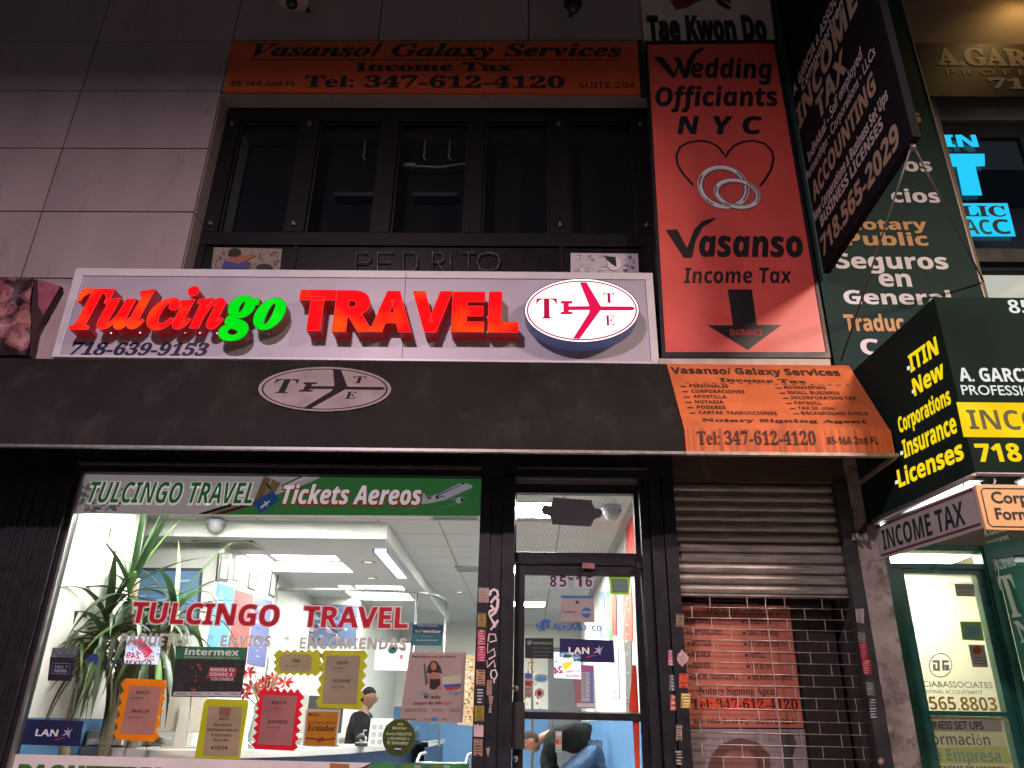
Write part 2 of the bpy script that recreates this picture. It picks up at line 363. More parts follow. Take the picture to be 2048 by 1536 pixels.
for ch, x in (('P', 695), ('E', 790), ('D', 905), ('R', 1035), ('I', 1115), ('T', 1165), ('O', 1235)):
    st = {'P': [[(0, 90), (0, 0), (45, 0), (62, 12), (62, 36), (45, 46), (0, 46)]], 'E': [[(70, 0), (0, 0), (0, 85), (70, 85)], [(0, 42), (55, 42)]], 'D': [[(0, 0), (0, 80), (45, 80), (62, 60), (62, 20), (45, 0), (0, 0)]],
          'R': [[(0, 85), (0, 0), (35, 0), (48, 12), (48, 32), (35, 42), (0, 42)], [(20, 42), (48, 85)]], 'I': [[(0, 0), (0, 80)]], 'T': [[(0, 0), (60, 0)], [(30, 0), (30, 80)]], 'O': [[(0, 40), (12, 8), (50, 0), (88, 10), (100, 40), (88, 72), (50, 82), (12, 74), (0, 40)]]}[ch]
    for l in st: b.tube([pl.at(q) for q in K2(*[(x+a, 1035+c) for a, c in l])], .008, tubem, 6)
b2 = B(); 
neon = B(); neon.v, neon.f, neon.m, neon.sm, neon.mats = b.v, b.f, b.m, b.sm, b.mats
tag(neon.obj('neon_sign'), 'unlit neon tube lettering PEDRITO in the dark panel above the lit sign', 'neon sign')
# orange banner over the windows
def art(b, pl):
    k = ink_black
    write(b, pl, 'Vasanso/ Galaxy Services', 'serifi', (503, 112), (1245, 113), (503, 86), k, bold=.02)
    band(b, pl, [(500, 119), (1243, 120)], 2.4, k)
    write(b, pl, 'Income Tax', 'serif', (710, 142), (1025, 142), (710, 125), k, bold=.015)
    write(b, pl, 'Tel: 347-612-4120', 'serif', (607, 174), (1129, 176), (607, 150), k, bold=.015)
    write(b, pl, '85-16A 2nd FL', 'sans', (461, 172), (591, 172), (461, 161), k); write(b, pl, 'SUITE 204', 'sanr', (1157, 176), (1271, 176), (1157, 165), k, bold=.01)
o = sign('banner', 'orange income tax banner across the wall above the upper windows', 'banner', PY(-.03), [(463, 83), (1275, 83), (1281, 188), (449, 183)], .028, orangev, art)
b = B()
for q in ([(1276, 80), (1284, 80), (1292, 192), (1282, 190)],): b.prism([PY(-.034).at(p) for p in q], (0, .03, 0))
b.obj('edge_strip', blackal, o)
# ================================================================== BLADE PANELS BESIDE THE WINDOWS
def art(b, pl):
    write(b, pl, 'Tae Kwon Do', 'sans', (1296, 80), (1536, 79), (1296, 31), ink_black, bold=.05)
    ink(b, pl, [(1340, 0), (1395, -2), (1378, 14), (1352, 20)], M('7a1c14')); ink(b, pl, [(1378, 12), (1398, -2), (1408, -14), (1400, 2)], ink_black)
    ink(b, pl, [(1425, -6), (1440, -2), (1463, 14), (1458, 20), (1440, 12)], ink_black); ink(b, pl, [(1440, -20), (1460, -14), (1462, 8), (1444, 0)], M('7a1c14'), .004)
b = sign('sign', 'white martial arts sign cut by the top of the picture', 'sign', PY(-.08), [(1272, -90), (1528, -90), (1550, 79), (1290, 81)], .06, mat('white acrylic', (.6, .56, .55), .4), art)
K3 = CV(2.105, 1270, 0)
redv = mat('red vinyl', (.74, .105, .085), .4, .10, 2, bump=.12, bscale=2.5, dirt=((.58, .075, .06), 1.5, .6))
redp = PY(-.09)
def art(b, pl):
    k = ink_black
    for l in ([(76, 238), (118, 240), (172, 316), (160, 329)], [(160, 329), (173, 320), (192, 262), (182, 258)], [(163, 240), (190, 240), (214, 310), (203, 329)],
              [(203, 329), (224, 328), (236, 280), (258, 232), (294, 203), (286, 200), (245, 214), (220, 255), (206, 306)]): ink(b, pl, K3(*l), k, .002+.0002*len(b.f) % .002)
    write(b, pl, 'edding', 'sansi', *K3((236, 326), (584, 331), (236, 243)), k, off=.0045, bold=.012)
    write(b, pl, 'Officiants', 'sansi', *K3((88, 446), (607, 446), (88, 362)), k, bold=.012)
    write(b, pl, 'N', 'sansi', *K3((178, 563), (277, 563), (178, 490)), k, bold=.02); write(b, pl, 'Y', 'sansi', *K3((335, 563), (422, 563), (335, 490)), k, bold=.02); write(b, pl, 'C', 'sansi', *K3((455, 563), (545, 563), (455, 490)), k, bold=.02)
    heart = [(246, 780), (205, 735), (180, 695), (174, 655), (190, 618), (225, 600), (270, 592), (315, 598), (350, 618), (372, 645), (380, 662), (395, 636), (420, 612), (455, 597), (500, 592), (545, 604), (575, 632), (583, 668), (572, 715), (550, 752), (526, 784)]
    band(b, pl, K3(*heart), 5, k)
    for cx, cy, rx, ry, tl in ((372, 787, 110, 88, 18), (430, 815, 98, 60, 12)):
        o0 = .005 if cx < 400 else .007
        for rr, wd, cc in ((.90, 27, '8d8786'), (.985, 5, 'dcd8d8'), (.93, 6, '565050'), (.87, 9, 'f2f0f0'), (.815, 4, '4a4444')):
            band(b, pl, K3(*ell(cx, cy, rx*rr, ry*rr, 56, tl)), wd/2.1, M(cc, .3), o0+.001*(1-abs(rr-.9)*5) if rr != .9 else o0, closed=True)
        for a0, a1, rr in ((195, 290, .94), (20, 100, .96), (120, 165, .9)): band(b, pl, K3(*ell(cx, cy, rx*rr, ry*rr, 22, tl, a0, a1)), 4, M('ffffff', .3), o0+.0016)
    for l in ([(129, 968), (178, 965), (222, 1050), (205, 1084)], [(205, 1085), (240, 1084), (256, 1012), (285, 955), (340, 922), (333, 917), (285, 930), (250, 965), (232, 1010), (212, 1060)]): ink(b, pl, K3(*l), k, .0021+.0003*len(l) % .002)
    write(b, pl, 'asanso', 'sansi', *K3((272, 1078), (713, 1080), (272, 993)), k, off=.0045, bold=.02)
    write(b, pl, 'Income Tax', 'sansi', *K3((205, 1192), (665, 1192), (205, 1128)), k)
    ink(b, pl, K3((390, 1218), (492, 1218), (513, 1368), (617, 1368), (475, 1473), (303, 1369), (412, 1369)), k)
    write(b, pl, 'ENTRANCE', 'plain', *K3((401, 1412), (538, 1412), (401, 1388)), M('c0302c'), .004, bold=.015)
o = sign('sign', 'tall red wedding officiant sign with a heart, two rings and an arrow', 'sign', redp, [(1295, 88), (1548, 85), (1653, 704), (1331, 704)], .08, redv, art)
b = B(); W = 6
for q in ([(1290, 82), (1552, 79), (1548, 85), (1295, 88)], [(1324, 715), (1662, 715), (1653, 704), (1331, 704)], [(1290, 82), (1295, 88), (1331, 704), (1324, 715)], [(1552, 79), (1662, 715), (1653, 704), (1548, 85)]): b.prism([PY(-.1).at(p) for p in q], (0, .09, 0))
b.obj('frame', blackal, o)
tag(slab(PY(-.16), [(1318, 717), (1660, 718), (1662, 732), (1319, 730)], .15, mat('pale flashing', (.5, .42, .38), .5, .2, 6), 'flashing'), 'pale metal strip between the red sign and the orange awning', 'flashing')

# ================================================================== THE LIT SHOP SIGN
tsg = thing('shop_sign', 'long white shop sign with lit red and green letters and a glowing oval', 'sign', (-1.47, -.1, 4.0))
sp = PY(-.15); K5 = CV(2.926, 0, 500); K6 = CV(2.409, 500, 520)
SQ = [(152, 536), (1305, 545.7), (1318.6, 727.6), (102.5, 713.6)]
IQ = [(166, 551), (1291, 559), (1303, 723), (117, 709)]
pan = slab(PY(-.14), SQ, .135, whitealu, 'panel', tsg)
b = B()
for i in range(4): b.prism([sp.at(p) for p in (SQ[i], SQ[(i+1) % 4], IQ[(i+1) % 4], IQ[i])], (0, .0095, 0))
b.obj('frame', mat('sign frame', (.66, .65, .68), .35, .05, 4), tsg, .003)
b = B(); band(b, PY(-.14), K6((750, 72), (733, 470)), 1.2, M('55505c'), .001); band(b, PY(-.15), K6((752, 60), (752, 84)), 1.4, M('55505c'), .0005); b.obj('seam', None, tsg)
fp = PY(-.28); YB = -.1405
def halo_side(name, c, e, k):                                # side wall given a faint glow, put in for the halo round it
    m = mat(name, c, .4, .1, 8); b_ = m.node_tree.nodes['Principled BSDF']; b_.inputs['Emission Color'].default_value = (*e, 1); b_.inputs['Emission Strength'].default_value = k; return m
redf = glow('red letter face', (1.0, .006, .010), 1.1, (1.2, .075, .006), 3.2); grnf = glow('green letter face', (.0, .85, .01), .95, (.01, 1.0, .02), 4)
redt = glow('red trim', (1, .05, .05), .9); grnt = glow('green trim', (.05, .55, .03), .7); retm = halo_side('maroon letter return', (.22, .015, .02), (1, .02, .03), .10); retg = halo_side('brown letter return', (.16, .06, .05), (.5, .25, .1), .03)
def channel(ch, st, lx, rx, by, ty, face, trim, ret, K, bold, shear=0):
    cy = (by+ty)/2; mx = (lx+rx)/2
    v, f = glyphs(ch, st, bold, 6)
    pt = lambda x, y: fp.at(K((x, y))[0])
    zb, zt, x0, x1 = pt(mx, by).z, pt(mx, ty).z, pt(lx, cy).x, pt(rx, cy).x
    X = [x+shear*y for x, y in v]; ax, bx = min(X), max(X); ay, byy = min(y for x, y in v), max(y for x, y in v)
    sx, sy = (x1-x0)/(bx-ax), (zt-zb)/(byy-ay)
    p2 = [(x0+(x-ax)*sx, zb+(y-ay)*sy) for x, (_, y) in zip(X, v)]
    cnt = {}
    for q in f:
        for i in range(len(q)):
            e = (q[i], q[(i+1) % len(q)]); kk = (round(p2[e[0]][0], 5), round(p2[e[0]][1], 5), round(p2[e[1]][0], 5), round(p2[e[1]][1], 5)); cnt[kk] = e
    edge = [e for kk, e in cnt.items() if (kk[2], kk[3], kk[0], kk[1]) not in cnt]
    L = B(); L.add([(x, -.28, z) for x, z in p2], f, face)
    lt = L.obj('letter', None, tsg)
    R = B(); T = B()
    for a, c in edge:
        A, C = p2[a], p2[c]; d = Vector((C[0]-A[0], C[1]-A[1])); 
        if d.length < 1e-6: continue
        d.normalize(); n = Vector((d.y, -d.x))*.0075
        R.add([(A[0], -.278, A[1]), (C[0], -.278, C[1]), (C[0], YB, C[1]), (A[0], YB, A[1])], [(0, 1, 2, 3)], ret)
        T.add([(A[0]-n.x*.3, -.2835, A[1]-n.y*.3), (C[0]-n.x*.3, -.2835, C[1]-n.y*.3), (C[0]+n.x*.5, -.2835, C[1]+n.y*.5), (A[0]+n.x*.5, -.2835, A[1]+n.y*.5)], [(0, 1, 2, 3)], trim)
    R.obj('return', None, lt); T.obj('trim', None, lt)
for a in (('T', 437, 640, 466, 228), ('u', 585, 782, 466, 281), ('l', 766, 882, 464, 229), ('c', 868, 1045, 470, 281), ('i', 1030, 1144, 465, 213), ('n', 1126, 1316, 464, 280)):
    channel(a[0], 'serifi', *a[1:], redf, redt, retm, K5, .02)
for a in (('g', 1295, 1502, 533, 268), ('o', 1489, 1669, 469, 281)): channel(a[0], 'serifi', *a[1:], grnf, grnt, retg, K5, .03)
for a in (('T', 231, 406, 341, 146), ('R', 408, 602, 347, 148), ('A', 585, 784, 347, 151), ('V', 779, 970, 349, 152), ('E', 974, 1129, 347, 155), ('L', 1149, 1294, 349, 155)):
    channel(a[0], 'sans', *a[1:], redf, redt, retm, K6, .035)
b = B(); dot = glow('drain light', (1, .9, .95), 1.5)
for q in K5((507, 484), (650, 486), (727, 482), (820, 484), (960, 486), (1083, 482), (1170, 485), (1270, 486), (1388, 548), (1573, 489), (1836, 490), (2001, 494))+K6((306, 356), (444, 358), (558, 359), (626, 358), (759, 357), (865, 358), (1040, 363), (1214, 364), (1607, 414)):
    b.ball(PY(-.2).at(q, .004), .007, dot, 6, 4)
b.obj('drain_light', None, tsg)
b = B(); write(b, PY(-.14), '718-639-9153', 'serif', (139, 709), (415, 711), (146, 684), M('14123e'), .002, shear=.22, bold=.022)
b.obj('phone_number', None, tsg)
def tlogo(b, pl, K, c, off, m, dk, white=None, k=1):
    """The oval emblem: serif T, a plane seen from above, a small T over an E."""
    A = lambda *p: K(*[c(q) for q in p])
    ink(b, pl, A((1588, 107), (1621, 107), (1690, 222), (1690, 240), (1588, 380), (1556, 378), (1632, 258), (1637, 240), (1632, 214)), m, off)
    ink(b, pl, A((1685, 223), (1840, 224), (1853, 229), (1853, 238), (1840, 243), (1685, 243)), m, off+.0006)
    ink(b, pl, A((1530, 223), (1640, 222), (1640, 241), (1530, 242)), m, off+.0006)
    ink(b, pl, A((1498, 197), (1550, 197), (1555, 203), (1553, 210), (1497, 210)), m, off); ink(b, pl, A((1510, 210), (1536, 210), (1536, 249), (1510, 249)), m, off); ink(b, pl, A((1497, 249), (1553, 249), (1555, 256), (1550, 262), (1497, 262)), m, off)
    for s, l, r, t in (('T', (1380, 283), (1480, 283), (1380, 186)), ('T', (1704, 207), (1757, 207), (1704, 160)), ('E', (1712, 316), (1758, 316), (1712, 268))):
        write(b, pl, s, 'serif', *A(l, r, t), dk, off+.0003, res=5)
op = PY(-.30); idn = lambda q: q
oc = [op.at(q) for q in K6(*ell(1599, 243, 276, 154, 72))]
b = B(); b.prism([p+Vector((0, .002, 0)) for p in oc], (0, .155, 0), halo_side('dark oval return', (.05, .05, .07), (.35, .4, 1), .10)); ov = b.obj('oval', None, tsg)
b = B(); wf = glow('white lit face', (1, .98, .98), 1.45); b.poly([op.at(q) for q in K6(*ell(1599, 243, 273, 151, 72))], wf); b.obj('face', None, ov)
b = B(); pinkr = glow('lit crimson', (.62, .012, .07), .85); band(b, op, K6(*ell(1599, 243, 262, 141, 72)), 3, pinkr, .002, True)
tlogo(b, op, K6, idn, .003, glow('lit pink', (.85, .01, .09), .95), pinkr); b.obj('emblem', None, ov)
b = B()
band(b, op, K6(*ell(1599, 243, 275, 153, 72)), 1.5, ink_black, .004, True); b.obj('edge', None, ov)

# ================================================================== AWNINGS
aw = thing('awning', 'long black fabric awning with a pale oval airline emblem over the shop window', 'awning', (-2.2, -.2, 3.0))
za, zf, zb = 3.955, 3.225, 3.045
X0, X1, X2 = -7.5, 1.10, 2.56
def awning_part(x0, x1, m, par, name, nx, closed=(), wav=1):
    b = B(); rows = [(-.16, za), (-.22, za-.004)]+[(-.22-.46*k/8, za-(za-zf)*k/8-.004*wav*math.sin(PI*k/8)) for k in range(1, 9)]+[(-.688, zf-.03), (-.686, zb+.06), (-.684, zb)]
    vs = []; 
    for j, (y, z) in enumerate(rows):
        for i in range(nx+1):
            x = x0+(x1-x0)*i/nx; wv = wav*(.004*math.sin(x*2.3+j*.4)+.002*math.sin(x*5.1)) if 1 < j < len(rows)-1 else 0
            vs.append((x, y+wv*.4, z+wv))
    n = nx+1
    b.add(vs, [(j*n+i, j*n+i+1, (j+1)*n+i+1, (j+1)*n+i) for j in range(len(rows)-1) for i in range(nx)], m, True)
    for x in closed: b.poly([(x, -.0, za-.01)]+[(x, y, z) for y, z in rows[1:]]+[(x, 0, zb)], m)
    return b.obj(name, None, par)
awning_part(X0, X1, blackf, aw, 'canopy', 60)
b = B(); b.box(X0, X1-.001, -.694, -.66, zb-.022, zb-.001); b.obj('front_rail', alum, aw)
b = B(); pl = Pl((0, -.22, za), Vector((1, 0, 0)).cross(Vector((0, -.46, zf-za))))
pale = mat('pale print', (.30, .25, .25), .7, .15, 6)
def aff(q):                                              # emblem of the lit oval carried onto the slope
    x, y = q; u = (x-1599)/276; v = (y-243)/154
    return (360+u*320-v*34*0, 622+v*107+0*u)
def aff2(q):
    x, y = q; u = (x-1599)/276; v = (y-243)/154
    return (358+u*312-v*62, 622+v*106+u*4)
ink(b, pl, K6(*[aff(q) for q in ell(1599, 243, 276, 154, 64)]), pale, .009); 
ink(b, pl, K6(*[aff(q) for q in ell(1599, 243, 262, 142, 64)]), blackf, .0098); ink(b, pl, K6(*[aff(q) for q in ell(1599, 243, 255, 136, 64)]), pale, .0106)
tlogo(b, pl, K6, aff2, .0114, ink_black, ink_black); b.obj('emblem', None, aw)
ao = thing('awning', 'orange income tax awning with rows of faded services at the right of the black one', 'awning', (1.8, -.2, 3.0))
faded = mat('faded orange awning', (.60, .15, .045), .6, .15, 5, dirt=((.42, .085, .03), 3.2, .57), bump=.1, bscale=8)
awning_part(X1+.004, X2, faded, ao, 'canopy', 20, (), 0)
valm = mat('streaked orange valance', (.60, .13, .035), .65, .42, 1.0, stretch=(38, 38, 1.6), bump=.15, bscale=1.5, dirt=((.26, .11, .06), .9, .60))
b = B(); n = 30; b.add([(X1+.006+(X2-X1-.006)*i/n, -.691+.002*math.sin(i*1.7), z) for z in (zf-.004, zb+.001) for i in range(n+1)], [(i, i+1, n+2+i, n+1+i) for i in range(n)], valm, True); b.obj('valance', None, ao)
b = B(); b.box(X1, X2+.02, -.70, -.66, zb-.024, zb-.001); b.box(X2, X2+.02, -.66, 0, zb-.03, zb+.0); b.obj('front_rail', mat('rusty rail', (.4, .33, .27), .5, .3, 20, metal=.5), ao)
K7 = CV(3.938, 1300, 700); b = B(); fk = mat('faded brown ink', (.055, .02, .014), .7, .3, 10); vp = PY(-.694)
O = .004
write(b, pl, 'Vasanso/ Galaxy Services', 'sans', *K7((170, 185), (1505, 205), (172, 133)), fk, O, bold=.02)
write(b, pl, 'Income Tax', 'serif', *K7((550, 250), (1235, 265), (550, 222)), fk, O, bold=.015)
for k in range(19):
    x = 278+k*70; band(b, pl, K7((x, 256+k*1.1), (x+36, 257+k*1.1)), 1.4, fk, O)
for k, s in enumerate(('PERSONALES', 'CORPORACIONES', 'APOSTILLA', 'NOTARIA', 'PODERES', 'CARTAS .TRADUCCIONES')):
    L = (315+k*14.5, 296+k*42); wd = (305, 418, 262, 224, 226, 616)[k]
    write(b, pl, s, 'sans', *K7(L, (L[0]+wd, L[1]+wd*.012), (L[0], L[1]-25)), fk, O); band(b, pl, K7((L[0]-78, L[1]-11), (L[0]-30, L[1]-11)), 3.2, fk, O)
for k, s in enumerate(('BOOKKEEPING', 'SMALL BUSINESS', 'INCORPORATION TAX', 'PAYROLL', 'TAX ID (itin)', 'BACKGROUND CHECK')):
    L = (1062+k*27, 308+k*40.5); wd = (328, 410, 515, 210, 290, 530)[k]
    write(b, pl, s, 'sans', *K7(L, (L[0]+wd, L[1]+wd*.012), (L[0], L[1]-25)), fk, O); band(b, pl, K7((L[0]-68, L[1]-10), (L[0]-22, L[1]-10)), 3.2, fk, O)
write(b, pl, 'Notary Signing Agent', 'serif', *K7((412, 565), (1715, 578), (412, 540)), fk, O, bold=.015)
write(b, vp, 'Tel: 347-612-4120', 'serif', *K7((375, 741), (1312, 745), (372, 634)), fk, .004); write(b, vp, '85-16A 2nd FL', 'sans', *K7((1400, 741), (1800, 741), (1397, 680)), fk, .004)
b.obj('lettering', None, ao)
# ================================================================== SHOPFRONT
front = thing('shopfront', 'black aluminium shopfront of the travel agency with a wide window', 'shopfront', (-1.4, 0, .2))
ZT = 3.05
b = B()
b.box(-4.35, 1.13, -.02, .16, ZT, 3.93)                                    # header
b.box(-4.06, -3.62, -.03, .16, 0, ZT); b.box(-4.35, -4.065, -.01, .16, 0, ZT)
for x in (-3.98, -3.9, -3.8, -3.70): b.box(x, x+.012, -.045, -.031, 0, ZT)
b.box(-3.62, -3.585, .0, .1, .6, ZT)
b.box(-.375, -.29, -.03, .16, 0, ZT); b.box(-.29, -.20, -.02, .16, 0, ZT); b.box(-.20, -.105, -.035, .16, 0, ZT)
b.box(.86, .93, -.0, .2, 0, ZT); b.box(.935, 1.03, -.03, .16, 0, ZT); b.box(1.035, 1.125, -.045, .16, 0, ZT)
b.box(-3.585, -.375, -.02, .16, .2, .62)
fr = b.obj('frame', blackal, front, .004)
b = B(); b.box(-3.6, -.38, -.055, -.021, 3.105, 3.125); b.box(-.1, .93, -.05, -.021, 3.115, 3.13); b.obj('drip_edge', mat('worn edge', (.12, .11, .11), .4, .3, 15, metal=.5), front)
# light strips of bare metal beside the panes
b = B(); b.box(-3.584, -3.566, .0, .03, .62, 3.04); b.box(-.104, .82, .0, .03, 3.045, 3.049)
b.obj('trim', alum, front)
B().box(-3.58, -.376, .06, .066, .62, ZT).obj('window_pane', glass, front)
B().box(-4.35, 3, .16, .3, 3.3, 4.05).obj('fascia', groove, front)
# transom and door
tr = B(); YD = .10
tr.box(-.105, .86, YD-.03, YD+.05, 2.95, 3.05); tr.box(-.105, .86, YD-.04, YD+.05, 2.40, 2.478); tr.box(-.105, -.095, YD-.02, YD+.05, 2.478, 2.95); tr.box(.825, .86, YD-.02, YD+.05, 2.478, 2.95)
tz = tr.obj('transom', blackal, front, .003)
B().box(-.105, .855, .031, YD-.031, 3.02, 3.045).obj('transom_lip', alum, tz)
B().box(-.095, .825, YD+.0, YD+.006, 2.478, 2.95).obj('transom_pane', glass, tz)
wm = B(); pw = PY(YD+.003); mw = mat('security wire', (.35, .33, .28), .5)
n = 24
for k in range(-14, 30):
    for sgn in (1, -1):
        x = -.095+k*.036; x0, z0, x1, z1 = x, 2.478, x+sgn*.3, 2.95
        def clip(x0, z0, x1, z1, a=-.095, c=.825):
            if x0 < a and x1 < a or x0 > c and x1 > c: return None
            t0, t1 = 0, 1; dx = x1-x0
            def at(t): return (x0+dx*t, z0+(z1-z0)*t)
            ta, tc = sorted(((a-x0)/dx, (c-x0)/dx)); t0, t1 = max(0, ta), min(1, tc)
            return None if t1 <= t0 else (at(t0), at(t1))
        q = clip(x0, z0, x1, z1)
        if q: wm.tube([(q[0][0], YD+.009, q[0][1]), (q[1][0], YD+.009, q[1][1])], .0008, mw, 4, False)
wm.obj('wire_mesh', None, tz)
pq = PY(YD-.004); K9 = CV(4.267, 920, 900)
b = B(); b.prism([pq.at(q) for q in K9((795, 408), (1125, 432), (1128, 462), (1150, 500), (1215-20, 505), (1216, 540), (1200, 575), (1165, 585), (1140, 600), (1118, 655), (785, 637), (785, 600), (765, 570), (740, 557), (705, 545), (692, 515), (705, 480), (735, 470), (770, 480), (790, 445))], (0, -.012, 0))
tag(b.obj('plaque', mat('grey plaque back', (.30, .29, .36), .5, .05, 6)), 'grey scalloped plaque with a knob at each end in the pane over the door', 'plaque')
door = thing('door', 'black framed glass door of the travel agency under the pane with wire mesh', 'door', (.36, .1, .2))
b = B(); a, c = -.1, .856
b.box(a, a+.075, YD-.01, YD+.035, .2, 2.395); b.box(c-.05, c, YD-.01, YD+.035, .2, 2.395); b.box(a+.075, c-.05, YD-.01, YD+.035, 2.312, 2.395)
b.box(a+.075, c-.05, YD-.015, YD+.035, 1.302, 1.35); b.box(a+.075, c-.05, YD-.01, YD+.035, .2, .45)
b.obj('leaf', blackal, door, .003)
B().box(a+.075, c-.05, YD-.017, YD+.0, 1.351, 1.358).obj('bar_edge', alum, door)
B().box(a+.075, c-.05, YD+.01, YD+.016, .45, 1.302).obj('lower_pane', glass, door); B().box(a+.075, c-.05, YD+.01, YD+.016, 1.359, 2.312).obj('upper_pane', glass, door)
h = B(); h.box(-.105, -.015, YD-.06, YD-.045, 1.11, 1.41); h.box(-.06, -.03, YD-.045, YD-.011, 1.16, 1.19); h.box(-.06, -.03, YD-.045, YD-.011, 1.36, 1.39); h.obj('pull_plate', mat('matt black plate', (.02, .02, .022), .5), door, .004)
for q in ((1031, 1377), (1030, 1518)):
    p = PY(YD-.012).at(q); B().tube([p, p+Vector((0, -.012, 0))], .021, None, 16).tube([p+Vector((0, -.012, 0)), p+Vector((0, -.016, 0))], .013, mat('brass keyway', (.25, .18, .12), .4, metal=.7), 12).obj('lock', mat('brushed lock', (.5, .45, .42), .4, .2, 30, metal=.6), door)
b = B(); b.box(.82, .858, YD-.07, YD-.041, 2.36, 2.40).box(.83, .85, YD-.06, YD-.041, 2.31, 2.36).obj('closer', blackal2, door)
sign('sticker', 'small faded red label stuck on the black rail above the door glass', 'sticker', PY(YD-.043), K9((1045, 962), (1150, 968), (1148, 1012), (1043, 1008)), .001, M('8c5c60'), lambda b, pl: ink(b, pl, K9((1058, 975), (1085, 977), (1075, 997)), M('a03038')))

# ---------------- the window: banner, lettering and cards on the glass
WP = PY(.052); WI = PY(.072)
K1 = CV(3.84, 0, 900); Kb = CV(3.84, 480, 900); Kc = CV(4.096, 0, 1240); Kd = CV(4.096, 460, 1240)
bw = mat('white banner vinyl', (.66, .61, .61), .5, .06, 5); bgn = M('2c7a3a'); rd = M('b0201c'); wh = M('e6e2e4')
def lit(c, k):                                          # film given its own glow
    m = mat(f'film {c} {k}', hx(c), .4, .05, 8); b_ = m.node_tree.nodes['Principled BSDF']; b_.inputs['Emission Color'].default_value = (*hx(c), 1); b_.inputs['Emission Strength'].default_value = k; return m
def art(b, pl):
    ink(b, pl, [(650, 950), (964, 955), (960, 1032), (425, 1029), (475, 1005), (510, 1004), (620, 965)], lit('3f8a4c', .22), .001)
    for (x, c, o) in ((395, '123f26', .002), (412, 'd8d4d6', .0023), (428, 'a02420', .0026)): ink(b, pl, [(x, 1028), (x+18, 1028), (x+95, 1005), (x+78, 1004)], M(c), o)
    ink(b, pl, [(560, 972), (607, 950), (613, 950), (566, 972)], lit('20302a', .22), .002); ink(b, pl, [(568, 972), (614, 950), (626, 950), (576, 972)], lit('e0dcde', .22), .0022)
    for k in range(90):
        x = random.uniform(150, 240); y = random.uniform(962, 1022); r = random.uniform(1.5, 5)
        if y > 965+(x-150)*.15: ink(b, pl, [(x, y), (x+r*2, y-r), (x+r*3, y+r*.4), (x+r, y+r)], lit(random.choice(('8f8a92', '6e7a86', '9a8a80', '7f8f7a', 'a59c9e', '5f6c7c')), .15), .0008+.00001*k)
    gk = lit('3c8a40', .16); gk2 = lit('10391a', .22)
    write(b, pl, 'TULCINGO TRAVEL', 'sansi', (172, 1006), (506, 1008), (180, 962), lit('f8f6f8', .34), .003, bold=.05)
    write(b, pl, 'TULCINGO TRAVEL', 'sansi', (174, 1005), (504, 1007), (182, 963), gk, .0036, bold=.002)
    for q, c in (([(507, 1003), (528, 953), (543, 957), (520, 1008)], 'd6c48e'), ([(520, 1006), (545, 958), (562, 966), (536, 1010)], 'e2d29c')): ink(b, pl, q, M(c), .003 if c[0] == 'd' else .0033)
    for k in range(5): ink(b, pl, [(531+k*1.5, 966+k*2.4), (538+k*1.5, 968+k*2.4), (537+k*1.5, 969.4+k*2.4), (530+k*1.5, 967.4+k*2.4)], lit('3a3428', .22), .0037)
    ink(b, pl, [(506, 1004), (545, 982), (560, 1000), (520, 1028)], lit('2c5a9e', .22), .0038)
    ink(b, pl, [(520, 1014), (538, 1001), (540, 1003), (523, 1017)], lit('e6e2e4', .22), .0042); ink(b, pl, [(527, 1002), (532, 1004), (536, 1014), (532, 1012)], lit('e6e2e4', .22), .0043)
    write(b, pl, 'Tickets Aereos', 'sansi', (560, 1009), (845, 1011), (567, 967), lit('b8201c', .2), .003, bold=.05)
    write(b, pl, 'Tickets Aereos', 'sansi', (563, 1007), (842, 1009), (570, 968), lit('f6f2f8', .36), .0038, bold=.012)
    pg, pd, pb = lit('c6c4d0', .22), lit('8a8896', .22), lit('34487e', .22)
    ink(b, pl, Kb((1385, 415), (1440, 375), (1690, 255), (1745, 258), (1785, 272), (1780, 290), (1560, 385), (1450, 410)), pg, .003)
    ink(b, pl, Kb((1445, 372), (1690, 268), (1700, 272), (1450, 382)), pb, .0034); ink(b, pl, Kb((1560, 385), (1780, 290), (1760, 300), (1560, 395)), pd, .0035)
    ink(b, pl, Kb((1395, 345), (1480, 352), (1570, 350), (1575, 365), (1480, 365)), pd, .0036); ink(b, pl, Kb((1395, 415), (1405, 330), (1415, 330), (1440, 375)), pg, .0033)
    for cx, cy in ((1500, 365), (1690, 385)): ink(b, pl, Kb(*ell(cx, cy, 34, 22, 20, -20)), pg, .0038); ink(b, pl, Kb(*ell(cx+16, cy-3, 13, 17, 16)), lit('3c3c48', .22), .004)
    ink(b, pl, Kb((1600, 370), (1700, 362), (1720, 372), (1640, 385)), pd, .0037); ink(b, pl, Kb((1700, 255), (1730, 256), (1715, 266), (1695, 262)), lit('26262e', .22), .0039)
    ink(b, pl, Kb((1240, 478), (1380, 425), (1380, 429)), lit('9ab89c', .22), .002); ink(b, pl, Kb((1480, 472), (1660, 405), (1660, 410)), lit('9ab89c', .22), .002)
sign('banner', 'white and green airline ticket banner across the top of the shop window', 'banner', WP, [(163, 944), (964, 949), (960, 1033), (146, 1027)], .002, lit('cfc6c8', .20), art)
crim = M('b80c28', trans=.2); edge = M('d8ccc6')
for s, L, R, T in (('TULCINGO', (259, 1245), (556, 1252), (266, 1203)), ('TRAVEL', (604, 1253), (815, 1256), (607, 1212))):
    o = B()
    for g, m, of in ((.008, edge, 0), (0, crim, .0008)): write(o, WP, s, 'sans', L, R, T, m, of, bold=.012, grow=g)
    tag(o.obj('window_lettering'), f'red outlined capitals {s} on the window glass', 'lettering', 'red shop name on the window')
o = B(); gb = mat('grey brown vinyl', (.30, .27, .25), .5, trans=.35)
